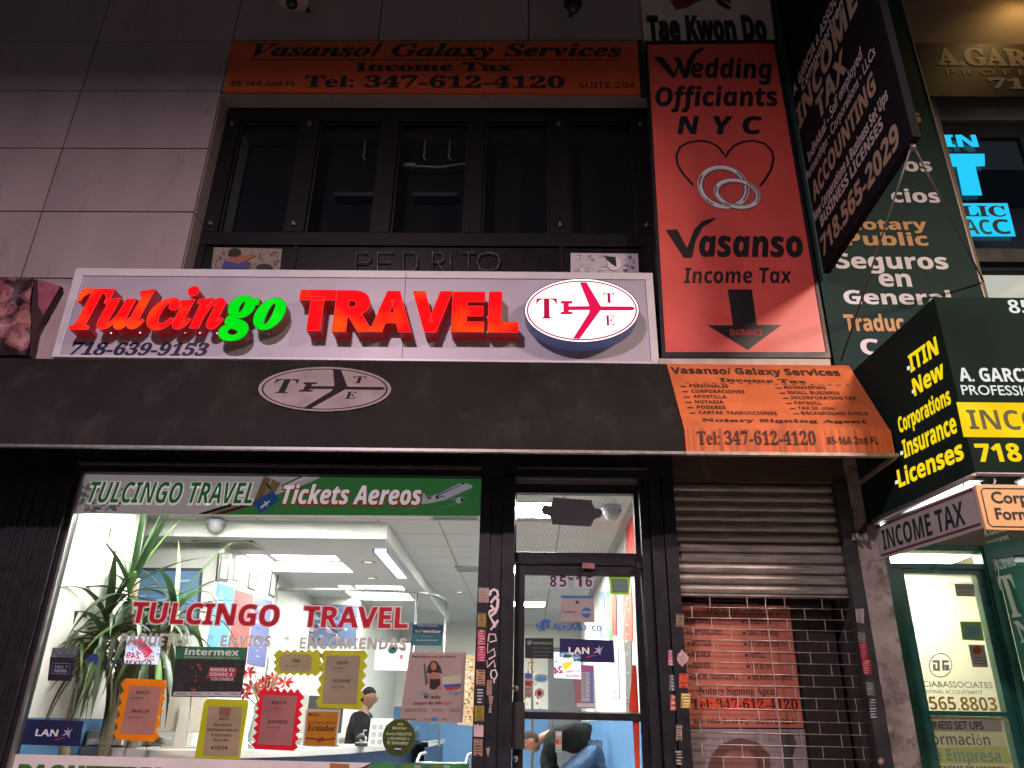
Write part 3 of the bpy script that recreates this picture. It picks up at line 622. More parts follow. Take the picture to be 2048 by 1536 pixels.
write(o, WP, 'PAQUETES', 'sans', (238, 1290), (374, 1291), (245, 1266), gb, 0, bold=.02); write(o, WP, '*', 'sans', (412, 1292), (424, 1292), (412, 1270), gb, 0); write(o, WP, 'ENVIOS', 'sans', (440, 1292), (541, 1293), (445, 1270), gb, 0, bold=.02)
write(o, WP, '*', 'sans', (566, 1290), (578, 1290), (566, 1270), gb, 0, bold=.02); write(o, WP, 'ENCOMIENDAS', 'sans', (598, 1297), (812, 1299), (602, 1274), gb, 0, bold=.02)
tag(o.obj('window_lettering'), 'grey brown service words on the glass under the red shop name', 'lettering')
GRP = 'cards and posters on the shop window'
def card(label, K, quad, c, art=None, cat='poster', plane=None, name=None, trans=.3, t=.0015, group=GRP):
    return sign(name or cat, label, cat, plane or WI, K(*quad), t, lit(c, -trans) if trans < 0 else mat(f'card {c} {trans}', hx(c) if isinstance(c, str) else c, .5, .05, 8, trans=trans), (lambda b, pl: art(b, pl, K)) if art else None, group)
navy, nwh = '151c4c', M('e8e6ea')
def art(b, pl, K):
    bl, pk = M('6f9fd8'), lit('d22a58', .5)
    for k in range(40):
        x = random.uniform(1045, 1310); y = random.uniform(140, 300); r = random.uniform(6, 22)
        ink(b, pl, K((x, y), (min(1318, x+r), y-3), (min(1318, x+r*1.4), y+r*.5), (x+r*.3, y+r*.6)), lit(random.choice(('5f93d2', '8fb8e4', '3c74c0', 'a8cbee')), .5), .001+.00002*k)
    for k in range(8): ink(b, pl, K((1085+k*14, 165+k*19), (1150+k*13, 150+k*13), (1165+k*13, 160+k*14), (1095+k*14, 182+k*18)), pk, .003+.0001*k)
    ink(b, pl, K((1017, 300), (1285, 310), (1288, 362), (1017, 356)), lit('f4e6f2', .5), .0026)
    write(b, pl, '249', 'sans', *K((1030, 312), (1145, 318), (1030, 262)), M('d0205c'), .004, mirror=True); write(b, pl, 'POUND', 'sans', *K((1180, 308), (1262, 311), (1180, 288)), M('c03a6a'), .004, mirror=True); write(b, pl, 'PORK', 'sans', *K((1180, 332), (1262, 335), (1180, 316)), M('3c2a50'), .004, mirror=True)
card('painted glowing reflection of a blue and red 249 sign in the window', Kc, ((1043, 132), (1328, 137), (1290, 365), (1015, 358)), 'dce6f8', art, trans=-.5)  # reflection of a lit sign across the street, put in as a glowing card
def art(b, pl, K):
    band(b, pl, K((432, 352), (573, 357), (565, 444), (420, 438)), 1, M('8a90b0'), closed=True)
    write(b, pl, 'TACA', 'serif', *K((447, 394), (520, 396), (447, 372)), M('c8cae0')); write(b, pl, 'PARTNER', 'serif', *K((444, 426), (545, 429), (444, 404)), M('c8cae0'))
    ink(b, pl, K((545, 375), (552, 375), (548, 388), (540, 388)), M('c8cae0'))
card('small navy airline partner plate near the left edge of the window', Kc, ((412, 300), (618, 308), (582, 500), (390, 496)), '10142f', art, 'plate', trans=0, t=.004)
def art(b, pl, K):
    for k in range(16):
        x = random.uniform(430, 600); y = random.uniform(232, 290); ink(b, pl, K((x, y), (x+20, y+4), (x+14, y+14), (x-4, y+8)), M(random.choice(('5a6470', '8a94a0', '3a444e'))), .001+.00005*k)
card('grey patterned card above the navy partner plate', Kc, ((432, 226), (630, 228), (616, 304), (415, 298)), '66707a', art)
o = B(); dn = M('141a44'); dn2 = M('1f3a78')
write(o, WP, 'AEROMEXICO', 'sans', *Kc((820, 362), (1235, 376), (822, 320)), dn, 0, bold=.0)
ink(o, WP, Kc((735, 280), (790, 278), (810, 310), (790, 365), (765, 368), (775, 335), (740, 350), (735, 320)), dn2, 0)
for k in range(5): ink(o, WP, Kc((705+k*4, 290+k*14), (735, 290+k*14), (738, 298+k*14), (705+k*4, 296+k*14)), dn2, .0005)
tag(o.obj('window_lettering'), 'dark blue airline name with an eagle head low on the left of the window', 'lettering')
def lan(b, pl, K, ox=0, oy=0, s=1, small=0):
    q = lambda *p: K(*[(ox+x*s, oy+y*s) for x, y in p])
    write(b, pl, 'LAN', 'sanr', *q((287, 948), (470, 952), (289, 893)), nwh, .002, bold=.03)
    ink(b, pl, q((560, 875), (562, 915), (597, 885), (572, 925), (568, 968), (550, 938), (500, 950), (540, 925), (520, 900), (550, 908)), M('aab0c8'), .0022)
    ink(b, pl, q((440, 980), (490, 968), (552, 963), (500, 975), (450, 986)), M('b03050'), .0021)
card('navy airline card with a white name and star at the lower left', Kc, ((228, 812), (690, 828), (672, 900), (655, 1037), (172, 1020)), navy, lan, trans=0)
def zig(b0, b1, n, amp):                                # toothed edge from b0 to b1
    o = []
    dx, dy = b1[0]-b0[0], b1[1]-b0[1]; L = math.hypot(dx, dy); nx, ny = dy/L, -dx/L
    for k in range(2*n):
        t = k/(2*n); a = amp if k % 2 else 0; o.append((b0[0]+dx*t+nx*a, b0[1]+dy*t+ny*a))
    return o
def fare(label, K, corners, teeth, amp, c, inner, rows, octo=False, paper='b3918c'):
    A = corners; o = []
    for i in range(4):
        n = teeth[i]; o += zig(A[i], A[(i+1) % 4], n, amp) if n else [A[i]]
    def art(b, pl, K):
        ink(b, pl, K(*inner), mat('fare paper '+paper, hx(paper), .6, trans=.25), .002)
        for s, L, R, T in rows: write(b, pl, s, 'sans' if len(s) < 10 and s[0] != 'U' else 'plain', *K(L, R, T), ink_black, .003)
    return card(label, K, o, c, art, 'price card')
def fr_(s, x, y, w, h): return (s, (x, y), (x+w, y+w*.02), (x, y-h))
fare('orange toothed price card for Mexico and Medellin flights', Kc, [(1030, 478), (1345, 490), (1262, 1000), (955, 978)], [0, 5, 0, 5], 34, 'f09408', [(1065, 540), (1325, 545), (1255, 942), (983, 930)],
     [fr_('MEXICO', 1115, 604, 110, 24), fr_('Usd 449.00', 1075, 645, 100, 15), fr_('- - - - -', 1075, 668, 75, 5), fr_('MEDELLIN', 1080, 757, 138, 24), fr_('Usd 520.00', 1050, 803, 105, 15), fr_('- - - -', 1038, 825, 75, 5)], paper='b98a80')
def art(b, pl, K):
    ink(b, pl, K((1450, 218), (2028, 226), (2005, 330), (1440, 318)), M('1c6a48'), .001); write(b, pl, 'intermex', 'sans', *K((1512, 285), (1955, 292), (1515, 230)), M('d2dcd6'), .002, bold=.02)
    write(b, pl, 'INTERNATIONAL MONEY EXPRESS', 'plain', *K((1508, 312), (1960, 318), (1508, 296)), M('c0ccc6'), .002)
    for k in range(130):
        x = random.uniform(1435, 1985); y = random.uniform(335, 580); r = random.uniform(8, 30); cc = random.choice(('1f2430', '2c3038', '3a2c34', '45303a', '182028', '28343c'))
        if 1560 < x < 1640: cc = random.choice(('8a4030', 'a05038', '6a3028', '3a2428'))
        ink(b, pl, K((x, y), (min(1990, x+r), y), (min(1990, x+r*.8), y+r), (x, y+r*.8)), M(cc), .0012+.00001*k)
    ink(b, pl, K((1720, 385), (1940, 390), (1930, 470), (1690, 478)), M('a02a40'), .003)
    write(b, pl, 'MANDA TU', 'sans', *K((1722, 420), (1920, 424), (1724, 392)), M('e0d6da'), .004); write(b, pl, 'DINERO A', 'sans', *K((1720, 458), (1905, 462), (1722, 430)), M('e0d6da'), .004); write(b, pl, 'COLOMBIA', 'sans', *K((1728, 494), (1915, 498), (1728, 470)), M('d8ccd0'), .004)
    ink(b, pl, K((1425, 588), (1975, 588), (1968, 628), (1412, 620)), M('b8b4bc'), .003)
    for x, w in ((1440, 90), (1560, 90), (1700, 25), (1760, 50), (1880, 70)): ink(b, pl, K((x, 601), (x+w, 602), (x+w, 609), (x, 608)), M('56565e'), .0036)
card('dark green and navy money transfer poster in a clear sleeve', Kc, ((1450, 215), (2030, 225), (1975, 637), (1400, 627)), '20282e', art, trans=.1)
def art(b, pl, K):
    ink(b, pl, K((1705, 705), (1985, 712), (1950, 1118), (1660, 1110)), mat('fare paper b39c86', hx('b39c86'), .6, trans=.25), .002)
    ink(b, pl, K((1800, 715), (1895, 718), (1880, 790), (1790, 785)), M('8a5a50'), .003)
    for s, L, w, h, st in (('BDSS', (1795, 820), 80, 24, 'sansi'), ('RECARGAS', (1755, 868), 142, 20, 'sans'), ('INTERNACIONALES', (1697, 908), 250, 20, 'sans'), ('A TELEFONO', (1730, 952), 166, 20, 'sans'), ('CELULAR', (1745, 992), 122, 20, 'sans'), ('AQUI', (1755, 1058), 82, 30, 'sans')):
        write(b, pl, s, st, *K(L, (L[0]+w, L[1]+w*.02), (L[0], L[1]-h)), ink_black, .003)
    ink(b, pl, K((1722, 1045), (1748, 1032), (1746, 1060)), ink_black, .003); ink(b, pl, K((1870, 1048), (1845, 1034), (1843, 1062)), ink_black, .003)
card('lime green framed card advertising phone top-ups, standing low in the window', Kc, ((1700, 645), (2030, 655), (2035, 690), (1965, 1140), (1590, 1130), (1600, 1090), (1672, 672)), 'c4c41c', art, 'card')
fare('magenta toothed price card for Bogota and Guayaquil flights', Kd, [(255, 585), (580, 598), (520, 1072), (208, 1058)], [6, 7, 0, 7], 36, 'e00c34', [(275, 615), (552, 622), (503, 1030), (226, 1018)],
     [fr_('BOGOTA', 345, 690, 120, 28), fr_('Usd 520.00', 317, 730, 105, 15), fr_('- - - - -', 312, 755, 85, 5), fr_('GUAYAQUIL', 310, 845, 165, 28), fr_('Usd 515.00', 304, 886, 105, 15), fr_('- - - - -', 290, 912, 80, 5)], paper='b07878')
def art(b, pl, K):
    ink(b, pl, K((635, 750), (890, 755), (858, 1032), (608, 1022)), mat('amber card', hx('c88418'), .5, trans=.25), .002)
    write(b, pl, 'BANCO', 'sans', *K((676, 772), (720, 773), (676, 763)), ink_black, .003); write(b, pl, 'PICHINCHA', 'sans', *K((674, 786), (750, 788), (674, 776)), ink_black, .003); ink(b, pl, K((648, 762), (668, 763), (664, 785), (644, 784)), ink_black, .003)
    write(b, pl, 'Envia aqui tu dinero a', 'sans', *K((640, 848), (870, 852), (640, 826)), M('5a2c10'), .003); write(b, pl, 'Ecuador', 'serif', *K((634, 906), (862, 912), (636, 856)), ink_black, .003, bold=.01)
    band(b, pl, K((622, 970), (700, 974), (740, 985), (860, 972)), 3, M('6a2414'), .003); ink(b, pl, K((705, 978), (765, 958), (780, 985), (722, 1003)), M('7c2c18'), .0035)
card('amber card for sending money to Ecuador with a knotted ribbon', Kd, ((620, 730), (905, 735), (875, 1042), (595, 1030)), 'c4bcb4', art, 'card')
fare('small lime toothed price card for Lima flights', Kd, [(378, 262), (738, 262), (728, 440), (376, 432)], [6, 3, 6, 3], 22, 'c2c234', [(440, 275), (640, 278), (672, 310), (665, 400), (640, 425), (430, 420), (402, 390), (408, 310)],
     [fr_('LIMA', 508, 345, 68, 26), fr_('Usd 515.00', 453, 385, 102, 15), fr_('- - - - -', 447, 406, 85, 5)], paper='b0a088')
fare('tall lime toothed price card for Quito and Salvador flights', Kd, [(775, 248), (1105, 252), (1058, 735), (728, 718)], [0, 6, 0, 5], 32, 'c0bc28', [(790, 290), (1068, 292), (1035, 690), (755, 685)],
     [fr_('QUITO', 878, 362, 90, 26), fr_('Usd 515.00', 840, 402, 100, 15), fr_('- - - - -', 835, 424, 85, 5), fr_('SALVADOR', 836, 510, 150, 26), fr_('Usd 375.00', 832, 554, 105, 15), fr_('- - - - -', 818, 576, 80, 5)], paper='ab9a88')
def art(b, pl, K):
    ink(b, pl, K((1492, 110), (1742, 114), (1736, 208), (1482, 203)), mat('teal print', hx('2a6a78'), .5, .2, 9), .001)
    write(b, pl, 'Recargas internacionales', 'plain', *K((1540, 51), (1702, 53), (1540, 42)), nwh); write(b, pl, 'movistar', 'sans', *K((1582, 104), (1726, 107), (1583, 78)), nwh)
    band(b, pl, K((1520, 82), (1528, 100), (1540, 84), (1550, 104), (1572, 78)), 2.4, M('9ac83c'), .003); write(b, pl, 'Se vende aqui', 'plain', *K((1570, 137), (1660, 139), (1570, 126)), M('a8c83c'))
    for k in range(9): ink(b, pl, K((1525+k*20, 162), (1538+k*20, 162), (1538+k*20, 170), (1525+k*20, 169)), M('b8ccd0'), .0025)
card('small blue phone company card near the top right of the window', Kd, ((1497, 36), (1748, 38), (1735, 210), (1480, 205)), '1c3f6e', art, 'card', trans=.2)
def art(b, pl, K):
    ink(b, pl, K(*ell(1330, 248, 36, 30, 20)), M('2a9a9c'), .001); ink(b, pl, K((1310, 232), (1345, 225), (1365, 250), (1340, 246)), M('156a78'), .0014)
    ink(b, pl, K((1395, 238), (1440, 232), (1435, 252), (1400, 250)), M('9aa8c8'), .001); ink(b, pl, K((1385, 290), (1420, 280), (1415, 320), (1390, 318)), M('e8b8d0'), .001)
card('painted glowing reflection of a bright white sign, right of the Quito card', Kd, ((1195, 185), (1480, 190), (1455, 415), (1180, 410)), 'f4f6f8', art, trans=-.95)  # reflected light from over the road, painted as a glowing white sheet
def art(b, pl, K):
    dkb = M('2a2848'); wr = M('c02848')
    write(b, pl, 'Para tus', 'sans', *K((1492, 307), (1610, 308), (1493, 287)), dkb); write(b, pl, 'envios', 'sans', *K((1618, 308), (1705, 309), (1618, 287)), wr); write(b, pl, 'de dinero,', 'sans', *K((1714, 308), (1855, 310), (1714, 287)), dkb)
    sk, hr = M('a8745e'), M('201416')
    ink(b, pl, K((1620, 380), (1650, 335), (1690, 335), (1725, 385), (1740, 440), (1700, 430), (1640, 440), (1612, 430)), hr, .002)
    ink(b, pl, K(*ell(1668, 378, 24, 34, 20)), sk, .003); ink(b, pl, K((1622, 455), (1660, 425), (1700, 430), (1730, 470), (1720, 540), (1745, 560), (1650, 575), (1630, 520)), sk, .0034); ink(b, pl, K((1640, 480), (1665, 485), (1720, 480), (1725, 530), (1670, 575), (1635, 560)), M('18161e'), .0038)
    ink(b, pl, K((1585, 360), (1600, 355), (1625, 520), (1600, 540)), M('4c5a5c'), .002)
    ink(b, pl, K((1730, 470), (1895, 445), (1893, 520), (1745, 530)), M('b8b4a8'), .003); ink(b, pl, K((1745, 530), (1893, 520), (1890, 545), (1760, 552)), M('2a4a9a'), .0032); ink(b, pl, K((1760, 552), (1890, 545), (1885, 570), (1775, 575)), M('b02c30'), .0034)
    for k, (x, y) in enumerate(((1525, 590), (1570, 605), (1610, 590), (1780, 590), (1830, 600), (1850, 575))): ink(b, pl, K((x, y), (x+60, y-25), (x+75, y-8), (x+20, y+18)), M(('8a96a8', '6f8098', 'a8a294')[k % 3]), .0036+.0001*k)
    write(b, pl, 'el éxito', 'sans', *K((1592, 642), (1725, 645), (1592, 612)), ink_black, .004); write(b, pl, 'siempre ha sido', 'serifi', *K((1500, 694), (1735, 690), (1502, 664)), ink_black); write(b, pl, 'tuyo', 'serifi', *K((1745, 692), (1815, 690), (1746, 668)), wr)
    for x, w in ((1430, 185), (1655, 90), (1800, 85)):
        for y in (728, 744): ink(b, pl, K((x, y), (x+w, y), (x+w, y+5), (x, y+5)), M('6a6070'))
    for x, w in ((1415, 115), (1590, 30), (1735, 40)): ink(b, pl, K((x, 808), (x+w, 809), (x+w, 816), (x, 815)), M('5a5464'))
    ink(b, pl, K(*ell(1676, 812, 28, 16, 20)), M('3a7ab8'), .003)
card('large pinkish money transfer poster with a seated woman at the right of the window', Kd, ((1470, 262), (1935, 265), (1905, 846), (1388, 822)), 'b39c9a', art, trans=.2)
def art(b, pl, K):
    c = M('c6cf9c')
    for s, L, w, h in (('Movistar', (1330, 895), 116, 24), ('Envia PAQUETES', (1282, 942), 206, 24), ('y RECARGAS a', (1292, 980), 176, 22), ('El Salvador', (1288, 1018), 175, 28)): write(b, pl, s, 'sans', *K(L, (L[0]+w, L[1]+w*.02), (L[0], L[1]-h)), c)
    band(b, pl, K((1375, 862), (1380, 845), (1394, 858), (1408, 845), (1415, 864)), 2.4, M('c0b84c'))
    ink(b, pl, K((1352, 1038), (1405, 1040), (1402, 1052), (1350, 1050)), M('26324e'), .003); ink(b, pl, K((1350, 1050), (1402, 1052), (1400, 1062), (1349, 1060)), nwh, .003); ink(b, pl, K((1349, 1060), (1400, 1062), (1398, 1074), (1348, 1072)), M('26324e'), .003)
card('round olive green phone company sticker low in the window', Kd, ell(1384, 965, 135, 154, 48, 6), '3f4d1e', art, 'sticker', trans=.1)
o = sign('banner', 'white parcels banner along the bottom of the shop window', 'banner', PY(.045), [(22, 1508), (945, 1531), (940, 1660), (-12, 1660)], .003, bw, lambda b, pl: (write(b, pl, 'PAQUETERIA', 'sans', (28, 1572), (330, 1580), (30, 1527), M('2c6a24'), .003, bold=.06), ink(b, pl, Kd((1030, 1218), (1085, 1205), (1165, 1168), (1190, 1168), (1080, 1240)), M('1c3a28')), ink(b, pl, Kd((1190, 1170), (1960, 1180), (1950, 1500), (1080, 1500), (1085, 1242)), bgn, .001),
    ink(b, pl, Kd((818, 1172), (980, 1182), (975, 1212), (1000, 1330), (815, 1330)), M('9a6034'), .002), *[ink(b, pl, Kd((1350+k*80, 1190), (1400+k*80, 1188), (1400+k*80, 1320), (1350+k*80, 1320)), M(('33507a', '7a5c3a', '8a9098')[k % 3]), .002+.0003*k) for k in range(6)]))

# ---------------- the door glass
K6b = CV(4.267, 920, 1180); DP = PY(YD+.004); GD = 'stickers on the door glass'
def dcard(label, quad, c, art=None, cat='sticker', K=K6b, trans=.15): return card(label, K, quad, c, art, cat, DP, None, trans, .001, GD)
for ch, q, lab in (('8', ((765, 1062), (838, 1060), (832, 1178), (752, 1175)), '8 at the left end'), ('5', ((845, 1060), (920, 1062), (915, 1176), (840, 1172)), '5 second from the left'), ('1', ((985, 1068), (1055, 1066), (1045, 1178), (968, 1176)), '1 right after the dot'), ('6', ((1068, 1064), (1150, 1062), (1135, 1176), (1050, 1178)), '6 at the right end')):
    cx = sum(p[0] for p in q)/4; dcard('pale house number tile with a black '+lab, q, 'b9b2c4', lambda b, pl, K, ch=ch, cx=cx: write(b, pl, ch, 'sansi', *K((cx-28, 1165), (cx+26, 1166), (cx-24, 1074)), ink_black, .002), 'number tile', K9, .3)
p = DP.at(K9((947, 1090))[0]); tag(B().ball(p, .02, mat('bell metal', (.2, .19, .18), .3, metal=.8), 12, 8, (1, .5, 1)).obj('screw_cap'), 'small round metal cap between the house numbers', 'cap')
def art(b, pl, K): 
    ink(b, pl, K((1292, 1098), (1430, 1102), (1432, 1215), (1300, 1215)), M('4a6a66'), .001)
    for k in range(5): ink(b, pl, K((1310, 1122+k*18), (1415, 1123+k*18), (1415, 1127+k*18), (1310, 1126+k*18)), M('7a9894'), .002)
dcard('bright green framed permit at the top right of the agency door', ((1268, 1075), (1460, 1078), (1438, 1237), (1285, 1230)), '8ecb28', art, 'permit', K9)
def art(b, pl, K):
    ink(b, pl, K((862, 45), (1140, 50), (1140, 72), (862, 68)), M('2c5c94'), .001); write(b, pl, 'Accredited by', 'plain', *K((875, 193), (985, 195), (875, 176)), M('3a3438'))
    ink(b, pl, K(*ell(1080, 192, 42, 44, 24)), M('34568c'), .002); write(b, pl, 'IATAN', 'sans', *K((1045, 200), (1118, 201), (1045, 180)), M('a8b8d0'), .003); ink(b, pl, K((1000, 85), (1008, 98), (1024, 98), (1012, 107), (1016, 120), (1000, 112), (986, 120), (990, 107), (978, 98), (992, 98)), ink_black)
dcard('grey accreditation card with a blue seal on the door', ((862, 45), (1140, 50), (1147, 276), (862, 268)), '9a8f92', art)
o = B(); bl = M('1d4f9a')
write(o, DP, 'A', 'sans', *K6b((790, 340), (845, 341), (792, 284)), bl, 0); write(o, DP, 'ERO', 'sans', *K6b((845, 341), (943, 343), (846, 296)), bl, 0); write(o, DP, 'M', 'sans', *K6b((946, 343), (1022, 345), (948, 288)), bl, 0); write(o, DP, 'EXICO', 'sans', *K6b((1024, 345), (1210, 349), (1025, 300)), bl, 0)
ink(o, DP, K6b((690, 262), (730, 250), (765, 258), (775, 280), (760, 282), (766, 320), (752, 335), (735, 325), (732, 300), (748, 283), (722, 285), (720, 320), (735, 345), (700, 350), (685, 320), (688, 290)), bl, 0)
for k in range(7): ink(o, DP, K6b((642+k*3+(k > 4)*12, 288+k*11), (688, 284+k*11), (690, 291+k*11), (645+k*3+(k > 4)*12, 294+k*11)), bl, .0004)
tag(o.obj('window_lettering'), 'blue airline name and eagle head on the upper glass of the door', 'lettering', GD)
def art(b, pl, K):
    write(b, pl, 'AEROMEXICO', 'plain', *K((622, 463), (790, 465), (623, 444)), M('9aa4a4')); ink(b, pl, K((575, 435), (610, 430), (615, 455), (590, 472), (570, 455)), M('6f7c80'))
    for k, (s, w) in enumerate((('Agente Autorizado', 150), ('Authorized Agent', 155), ('Agent Autorise', 130))): write(b, pl, s, 'plain', *K((622, 500+k*32), (622+w, 502+k*32), (622, 486+k*32)), M('6a7478'))
dcard('small dark authorised agent sign at the left of the door glass', ((557, 410), (798, 411), (798, 586), (555, 583)), '1c2626', art)
dcard('navy airline card with a star on the agency door', ((852, 413), (1310, 430), (1320, 622), (1035, 612), (850, 602)), '121a52', lambda b, pl, K: lan(b, pl, K, 652, -370, .96), trans=.05)
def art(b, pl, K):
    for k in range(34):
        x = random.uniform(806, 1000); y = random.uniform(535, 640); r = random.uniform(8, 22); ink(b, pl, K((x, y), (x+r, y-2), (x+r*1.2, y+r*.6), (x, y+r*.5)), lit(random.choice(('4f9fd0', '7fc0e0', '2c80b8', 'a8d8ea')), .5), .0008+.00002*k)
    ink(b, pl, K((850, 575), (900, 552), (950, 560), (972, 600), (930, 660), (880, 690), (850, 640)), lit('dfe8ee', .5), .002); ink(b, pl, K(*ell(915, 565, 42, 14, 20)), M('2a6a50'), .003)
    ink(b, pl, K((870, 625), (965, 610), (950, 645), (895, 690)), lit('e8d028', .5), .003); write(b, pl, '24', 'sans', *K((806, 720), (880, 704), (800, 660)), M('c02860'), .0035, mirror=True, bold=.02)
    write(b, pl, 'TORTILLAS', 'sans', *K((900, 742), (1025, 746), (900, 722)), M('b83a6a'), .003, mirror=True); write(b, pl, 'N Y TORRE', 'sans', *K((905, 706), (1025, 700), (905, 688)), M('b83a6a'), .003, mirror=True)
dcard('painted glowing reflection of a lit 24 sign, overlapping the navy card', ((800, 528), (1028, 535), (1035, 762), (803, 750)), 'e8f2fa', art, 'poster', trans=-.6)  # mirrored sign reflection painted on the door glass with its own glow
def art(b, pl, K):
    for (y, c) in ((710, '2e56a0'), (775, '8a2030'), (820, '9a8a88'), (868, '8a6a5a')): ink(b, pl, K((556, y), (612, y+2), (612, y+44), (556, y+42)), M(c), .001+y*1e-6)
    write(b, pl, 'VISA', 'sansi', *K((562, 856), (606, 857), (562, 838)), ink_black, .003)
dcard('column of credit card marks low at the left of the door glass', ((552, 708), (615, 710), (614, 922), (548, 920)), 'a8a0a0', art)
dcard('pale blue oval sticker right of the column of card marks', ell(690, 752, 62, 36, 28), '8fb4c8', lambda b, pl, K: (ink(b, pl, K(*ell(690, 760, 46, 18, 20)), M('4a90b8')), write(b, pl, 'SERVICE', 'plain', *K((655, 742), (745, 742), (655, 728)), M('3a5068'))))
dcard('round dark red sticker below the oval one', ell(678, 880, 39, 41, 28), '6a1420', lambda b, pl, K: band(b, pl, K(*ell(678, 880, 28, 30, 20)), 2, M('c8a8a8'), closed=True))
def art(b, pl, K):
    for y, c in ((1210, 'c8c0b8'), (1275, 'b03028'), (1325, 'd8d0c8'), (1355, '70a090')): ink(b, pl, K((818, y), (866, y+1), (866, y+34), (818, y+33)), M(c), .001+y*1e-6)
    ink(b, pl, K(*ell(834, 1292, 14, 14, 16)), M('c8202c'), .004); ink(b, pl, K(*ell(850, 1292, 14, 14, 16)), M('d08a20'), .0036); write(b, pl, 'VISA', 'sansi', *K((822, 1350), (862, 1350), (822, 1334)), M('1c2c6a'), .004)
dcard('column of credit card marks on the lower door glass', ((815, 1202), (870, 1204), (868, 1388), (812, 1385)), '9aa0a0', art)
def art(b, pl, K):
    ink(b, pl, K((1445, 1100), (1520, 1105), (1540, 1420), (1482, 1425)), M('d8a8b0'), .001)
tag(slab(DP, K6b((1475, 640), (1505, 640), (1530, 1100), (1535, 1519), (1495, 1519), (1470, 1080), (1440, 1010)), .003, mat('orange hanging cloth', hx('c8482c'), .6, .3, 5, trans=.4), 'pennant'), 'orange and pink plastic pennant hanging inside the right edge of the door', 'pennant')

# ---------------- stickers and graffiti on the posts
def stk(plane, q, c, lab, art=None, K=K6b, grp='stickers on the shopfront posts'): return sign('sticker', lab, 'sticker', plane, K(*q), .0012, M(c, .5, var=.15), (lambda b, pl: art(b, pl, K)) if art else None, grp)
def scrib(x0, y0, x1, y1, c, n=5, c2=None):
    def a(b, pl, K):
        for k in range(n):
            y = y0+(y1-y0)*(k+.3)/n; xa = x0+random.uniform(.05, .3)*(x1-x0); xb = x1-random.uniform(.05, .35)*(x1-x0); h = (y1-y0)/n*random.uniform(.25, .55)
            ink(b, pl, K((xa, y), (xb, y+1), (xb, y+h), (xa, y+h)), M(c2 if c2 and k == 0 else c), .001+.0001*k)
    return a
SPa, SPb = PY(-.032), PY(-.037)
def rect(x0, y0, x1, y1, s=3): return ((x0, y0), (x1, y0+s), (x1-2, y1), (x0-2, y1-s))
for x0, y0, x1, y1, c, c2, n, lab in ((158, -20, 248, 108, '8a9088', 'a8646a', 5, 'grey label with a pink block, topmost on the post left of the door'), (152, 196, 222, 316, '9a8248', '3a3018', 7, 'yellow brown sticker below the grey label on the left post'),
        (150, 338, 218, 470, 'a83a48', 'c8b0b8', 6, 'red sticker with a dark top on the left post'), (148, 476, 218, 610, 'b23a58', 'd8b0c0', 6, 'pinkish red sticker with pale scribbles on the left post'), (140, 680, 214, 816, 'b08a68', '40302c', 6, 'tan notice with dark print on the left post'),
        (134, 838, 208, 970, '24242c', 'b8b4bc', 5, 'black label with white marks on the left post'), (126, 985, 207, 1122, '8a7c20', '4a4010', 7, 'olive yellow sticker low on the left post'), (118, 1270, 192, 1418, '9a7a68', '1c1816', 6, 'worn tan sticker at the bottom of the left post')):
    stk(SPa, rect(x0, y0, x1, y1), c, lab, scrib(x0, y0, x1, y1, c2, n))
stk(SPa, ((118, 1142), (138, 1156), (150, 1140), (168, 1160), (184, 1146), (202, 1162), (198, 1254), (116, 1250)), 'c0a4b0', 'torn pale pink paper on the left post')
gr = B(); gm = M('d8c6cc', .6); gq = PY(-.025)
for pts, wd in ((((255, 50), (262, 10), (290, -5), (318, 10), (325, 50), (300, 60), (262, 110)), 5), (((290, 60), (325, 80), (320, 140), (300, 190), (255, 230), (245, 190), (290, 160), (262, 130)), 6), (((258, 235), (310, 300), (325, 260)), 3.5), (((325, 255), (262, 340)), 3.5), (((265, 240), (300, 320)), 3.5), (((240, 440), (250, 375), (300, 380), (310, 430), (255, 445)), 3),
        (((235, 455), (232, 540), (290, 500), (300, 560), (245, 590)), 3), (((228, 600), (232, 660), (290, 600), (300, 660)), 3), (((262, 720), (268, 690), (300, 680), (318, 720), (300, 760), (270, 750), (262, 720)), 3), (((290, 760), (292, 795)), 3)):
    band(gr, gq, K6b(*pts), wd, gm, .0008+.0002*len(gr.f) % .002)
tag(gr.obj('graffiti'), 'white painted graffiti running down the post left of the door', 'graffiti')
stk(gq, ((228, 770), (274, 765), (272, 900), (226, 898)), '8a6f68', 'brown tape strip below the white graffiti'); stk(gq, ((245, 905), (285, 905), (270, 990), (268, 1048), (245, 1048), (252, 980)), 'a58c84', 'ragged tan paper scrap below the brown tape', scrib(250, 910, 280, 1040, '2c2420', 5))
stk(gq, ((222, 1345), (240, 1350), (248, 1340), (256, 1350), (242, 1420), (236, 1418)), 'a08a80', 'small torn scrap at the bottom of the left post')
SR, SR2 = PY(-.032), PY(-.047)
